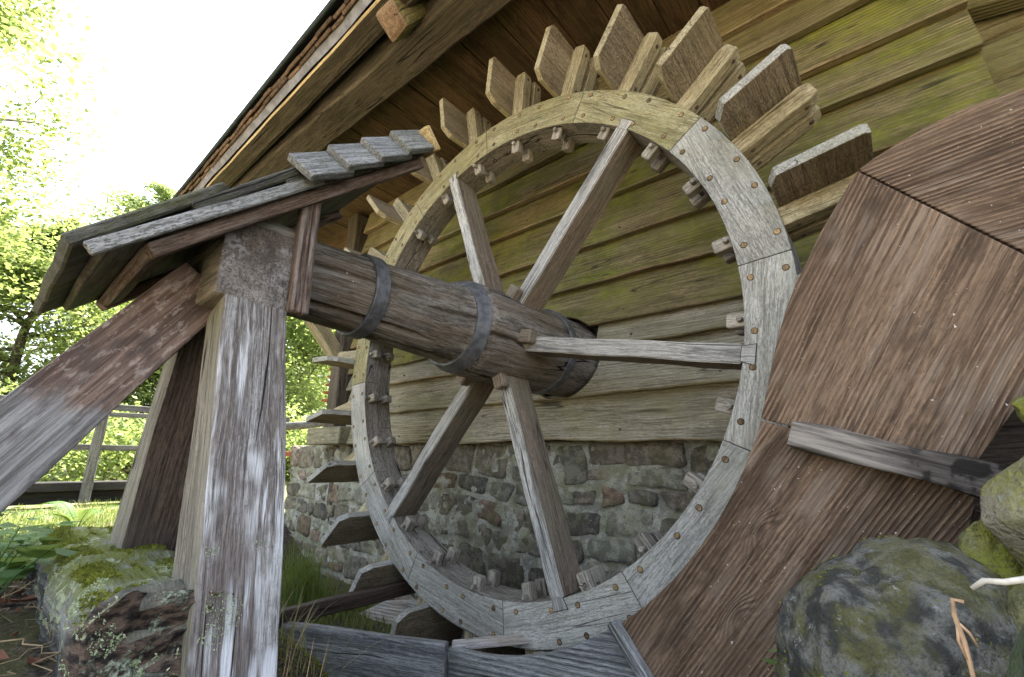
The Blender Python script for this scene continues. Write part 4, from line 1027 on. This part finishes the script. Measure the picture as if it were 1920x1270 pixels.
# ------------------------------------------------------------------ low plants
def blades(name, pts, hmin, hmax, wid, mat, seed, parent=None, droop=.5):
    rs = np.random.RandomState(seed); V = []; F = []
    for (x, y, z) in pts:
        h = rs.uniform(hmin, hmax); az = rs.uniform(0, 6.283); d = np.array([math.cos(az), math.sin(az), 0]); q = np.array([-d[1], d[0], 0])*wid*rs.uniform(.6, 1.3)
        b = np.array([x, y, z-.01]); k = len(V); dr = droop*rs.uniform(.2, 1.2)
        for u, w in ((0, 1.), (.4, .85), (.75, .55), (1., .08)):
            c = b+np.array([0, 0, h*u*(1-.25*dr*u)])+d*h*dr*u*u; V += [tuple(c-q*w), tuple(c+q*w)]
        F += [(k, k+1, k+3, k+2), (k+2, k+3, k+5, k+4), (k+4, k+5, k+7, k+6)]
    return link(name, mesh_from(V, F, mat), parent)
rg = np.random.RandomState(77)
def scatter(n, x0, x1, y0, y1, dens=None):
    out = []
    while len(out) < n:
        x, y = rg.uniform(x0, x1), rg.uniform(y0, y1)
        if dens is None or dens(x, y): out.append((x, y, gz(x, y)))
    return out
tag(blades('lawn_grass', scatter(9000, -6.4, -1.4, -2.2, .45, lambda x, y: nz((x, y, 0), 1.3, 2.) > -.25), .04, .13, .004, M['grass'], 1), 'sparse sunlit grass on the lawn towards the railing', 'grass', kind='stuff')
tag(blades('dry_grass', scatter(3000, -5.5, .1, -2.2, -.6, lambda x, y: nz((x, y, 0), 1.7, 7.) > -.05), .05, .22, .0022, M['dry_grass'], 2, droop=.9), 'dry straw coloured grass among the undergrowth', 'grass', kind='stuff')
tag(blades('race_grass', scatter(2600, -2.6, -.72, -.40, .45), .03, .10, .003, M['grass'], 3), 'green grass growing in the tail race behind the cross board', 'grass', kind='stuff')
tuft = [(-1.75+rg.normal(0, .10), .08+rg.normal(0, .07), -1.46) for _ in range(260)]
tag(blades('grass_tuft', tuft, .18, .42, .0035, M['grass'], 4, droop=.55), 'tall grass tuft before the stone base behind the post', 'grass')
tag(blades('moss_carpet', scatter(9000, -.75, .30, -1.05, -.30, lambda x, y: nz((x, y, 0), 6., 5.) > -.12), .006, .02, .003, M['moss'], 5), 'green moss patches on the ground before the tail board', 'moss', kind='stuff')
tag(blades('dead_stalks', [(.36+rg.normal(0, .05), -.99+rg.normal(0, .03), -1.28) for _ in range(16)], .20, .42, .0014, M['twig'], 6, droop=.35), 'thin reddish dry stems at the foot of the post', 'dry stems')
# undergrowth: leafy plants left of the log
def plant(label, base, n, h, ls, seed, mat='leaf_low', name='leafy_plant', three=False):
    rs = np.random.RandomState(seed); t = thing(name, label, 'plant', base, 'leafy plants left of the log' if base[0] < 0 else None); V = []; F = []; P = []; N = []; U = []
    for i in range(n):
        az = rs.uniform(0, 6.283); hh = h*rs.uniform(.35, 1.); sp = h*rs.uniform(.15, .8)
        e = np.array(base)+np.array([math.cos(az)*sp, math.sin(az)*sp, hh]); m = (np.array(base)+e)/2+np.array([0, 0, hh*.18])
        v, f = tube(None, [tuple(base), tuple(m), tuple(e)], [.0028, .0022, .0014], None, None, 5); k = len(V); V += v; F += [tuple(a+k for a in q) for q in f]
        for j in range(3 if three else rs.randint(1, 4)):
            a2 = az+(j-1)*1.15+rs.normal(0, .2); u = np.array([math.cos(a2), math.sin(a2), rs.uniform(-.35, .1)]); nn = np.array([rs.normal(0, .3), rs.normal(0, .3), 1.])
            P.append(e); U.append(u); N.append(nn)
    link('stem', mesh_from(V, F, M['leaf_low'], True), t)
    P, N, U = np.array(P), unit(np.array(N)), unit(np.array(U)); s = ls*rs.uniform(.6, 1.25, len(P)); n = len(P)
    # shaped leaves: six-sided blades folded on the midrib
    W = np.cross(N, U); Vv = []; Ff = []
    for i in range(n):
        k = len(Vv); up = np.cross(U[i], W[i])*-1
        for a, w, f in ((0, 0, 0), (.25, .30, .05), (.6, .32, .05), (1., 0, -.06), (.6, -.32, .05), (.25, -.30, .05)): Vv.append(tuple(P[i]+U[i]*s[i]*a+W[i]*s[i]*w+up*s[i]*f))
        Ff += [(k, k+1, k+2, k+3), (k, k+3, k+4, k+5)]
    link('leaves', mesh_from(Vv, Ff, M[mat]), t)
ra = random.Random(31)
NEAR = [(-.95, -1.36, 'young plant with small leaves just behind the log end'), (-.62, -1.47, 'small leafy sprout in front of the brown stone'), (-1.45, -1.42, 'spreading green plant between the brace and the brown stone'), (-.85, -1.52, 'green sprout low at the left picture edge')]
for i, (x, y, lb) in enumerate(NEAR): plant(lb, (x, y, gz(x, y)-.01), 18, .15+.02*i, .045, 160+i, three=True)
PL = [(-.55, -1.40, 'broad leaved green plant low at the bottom left corner'), (-.20, -1.44, 'pale green strawberry like plant nearest the bottom left corner'), (-1.2, -1.38, 'leafy green plant behind the brown stone'),
      (-1.6, -1.25, 'bushy green plant in the shade left of the log'), (-1.9, -1.5, 'green plant at the left edge of the picture below the brace'), (-2.4, -1.3, 'green plant between the lawn and the brace'),
      (-1.35, -1.62, 'green plant cut by the left picture edge'), (-2.9, -1.15, 'small green plant at the rim of the sunny lawn'), (-1.05, -1.58, 'low plant with narrow leaves at the left edge'), (-3.4, -1.35, 'farthest leafy plant in front of the lawn')]
for i, (x, y, lb) in enumerate(PL): plant(lb, (x, y, gz(x, y)-.01), 26 if i > 1 else 16, ra.uniform(.16, .30), ra.uniform(.07, .10), 60+i, three=(i % 2 == 0))
for i in range(26):
    x, y = ra.uniform(-3.6, -1.0), ra.uniform(-1.75, -.9)
    plant('small leafy weed growing among the plants left of the log', (x, y, gz(x, y)-.01), 9, ra.uniform(.08, .2), ra.uniform(.04, .07), 90+i, name='weed')
pb = (1.17, -.33, -1.02)
plant('small bramble with toothed green leaves at the foot of the boulder', pb, 9, .13, .055, 140, three=True, name='bramble')
plant('tiny green seedling on the left flank of the boulder', (1.205, -.36, -.835), 3, .03, .014, 141, name='seedling')
# fern
fn = thing('fern', 'bright green fern arching out beside the rear trestle leg', 'fern', (-4.0, -.80, -1.2))
def frond(base, dirv, L, up, seed):
    rs = np.random.RandomState(seed); b = np.array(base); d = np.array([dirv[0], dirv[1], 0.]); d /= np.linalg.norm(d); q = np.array([-d[1], d[0], 0]); V = []; F = []; pts = []
    for i in range(25):
        u = i/24; pts.append(b+d*L*u*(.55+.45*u)+np.array([0, 0, up*math.sin(u*2.1)]))
    v, f = tube(None, [tuple(p) for p in pts[::3]], [.004*(1-.8*i/8)+.0008 for i in range(9)], None, None, 5); V += v; F += f
    for i in range(5, 25):
        u = i/24; ln = .30*L*math.sin(math.pi*min(1., (u-.1)*.98))**.8*(1.05-u*.5)+.012; t = pts[i]-pts[i-1]; t /= np.linalg.norm(t)
        for s in (-1, 1):
            dd = q*s*.92+t*.38; dd /= np.linalg.norm(dd); nn = np.cross(dd, t)
            for k in range(9):          # leaflets along each pinna
                a = (k+.3)/9; c = pts[i]+dd*ln*a-np.array([0, 0, .25*ln*a*a]); w = ln*.13*(1-a*.75)+.002; m = len(V)
                V += [tuple(c), tuple(c+t*w*1.2+dd*w*.9), tuple(c+dd*w*1.2), tuple(c-t*w*1.2+dd*w*.9)]; F.append((m, m+1, m+2, m+3))
    return link('frond', mesh_from(V, F, M['fern']), fn)
for i, (dx, dy_, L, up) in enumerate([(.25, -1., .40, .20), (.1, .9, .34, .20), (-.8, -.7, .36, .24), (.9, .2, .3, .2), (.6, -.9, .36, .17)]): frond((-4.0, -.80, -1.19), (dx, dy_), L, up, i)
# dead leaves and sticks on the soil beside the log
for i in range(70):
    x, y = ra.uniform(-1.3, .12), ra.uniform(-1.60, -1.31); z = gz(x, y)+.010; s = ra.uniform(.018, .055); a = ra.uniform(0, 6.28); rs = random.Random(i); V = []
    for u, w in ((0, 0), (.25, .26), (.6, .30), (1, 0), (.6, -.30), (.25, -.26)):
        V.append((s*(u-.5), s*w, s*(.35*w*w*4+rs.uniform(-.10, .14))))
    V += [(s*-.2, 0, -.004), (s*.15, 0, -.004)]
    o = link('dead_leaf', mesh_from(V, [(0, 1, 6), (1, 2, 7, 6), (2, 3, 7), (3, 4, 7), (4, 5, 6, 7), (5, 0, 6)], M['dead_leaf']), None, Matrix.Translation((x, y, z)) @ Matrix.Rotation(a, 4, 'Z') @ Matrix.Rotation(ra.uniform(-.7, .7), 4, 'X'))
    tag(o, 'curled brown dead leaf on the dark soil left of the log', 'leaf', 'dead leaves beside the log')
for i in range(60):
    x, y = ra.uniform(-1.3, .15), ra.uniform(-1.62, -1.30); z = gz(x, y)+.008; a = ra.uniform(0, 6.28); L = ra.uniform(.05, .26); hh = ra.uniform(0, .05)
    p = [(x+math.cos(a)*L*u+.05*nz((x, u*3, i), 2., i), y+math.sin(a)*L*u+.05*nz((y, u*3, i), 2., i+3), z+hh*math.sin(u*3)) for u in np.linspace(0, 1, 7)]; k = ra.uniform(.4, 1.)
    tag(tube('dry_stick', p, [.0020*k, .0018*k, .0018*k, .0016*k, .0014*k, .0012*k, .0008*k], M['dry_stem'], None, 5), 'thin dry stick lying on the soil left of the log', 'stick', 'sticks beside the log')
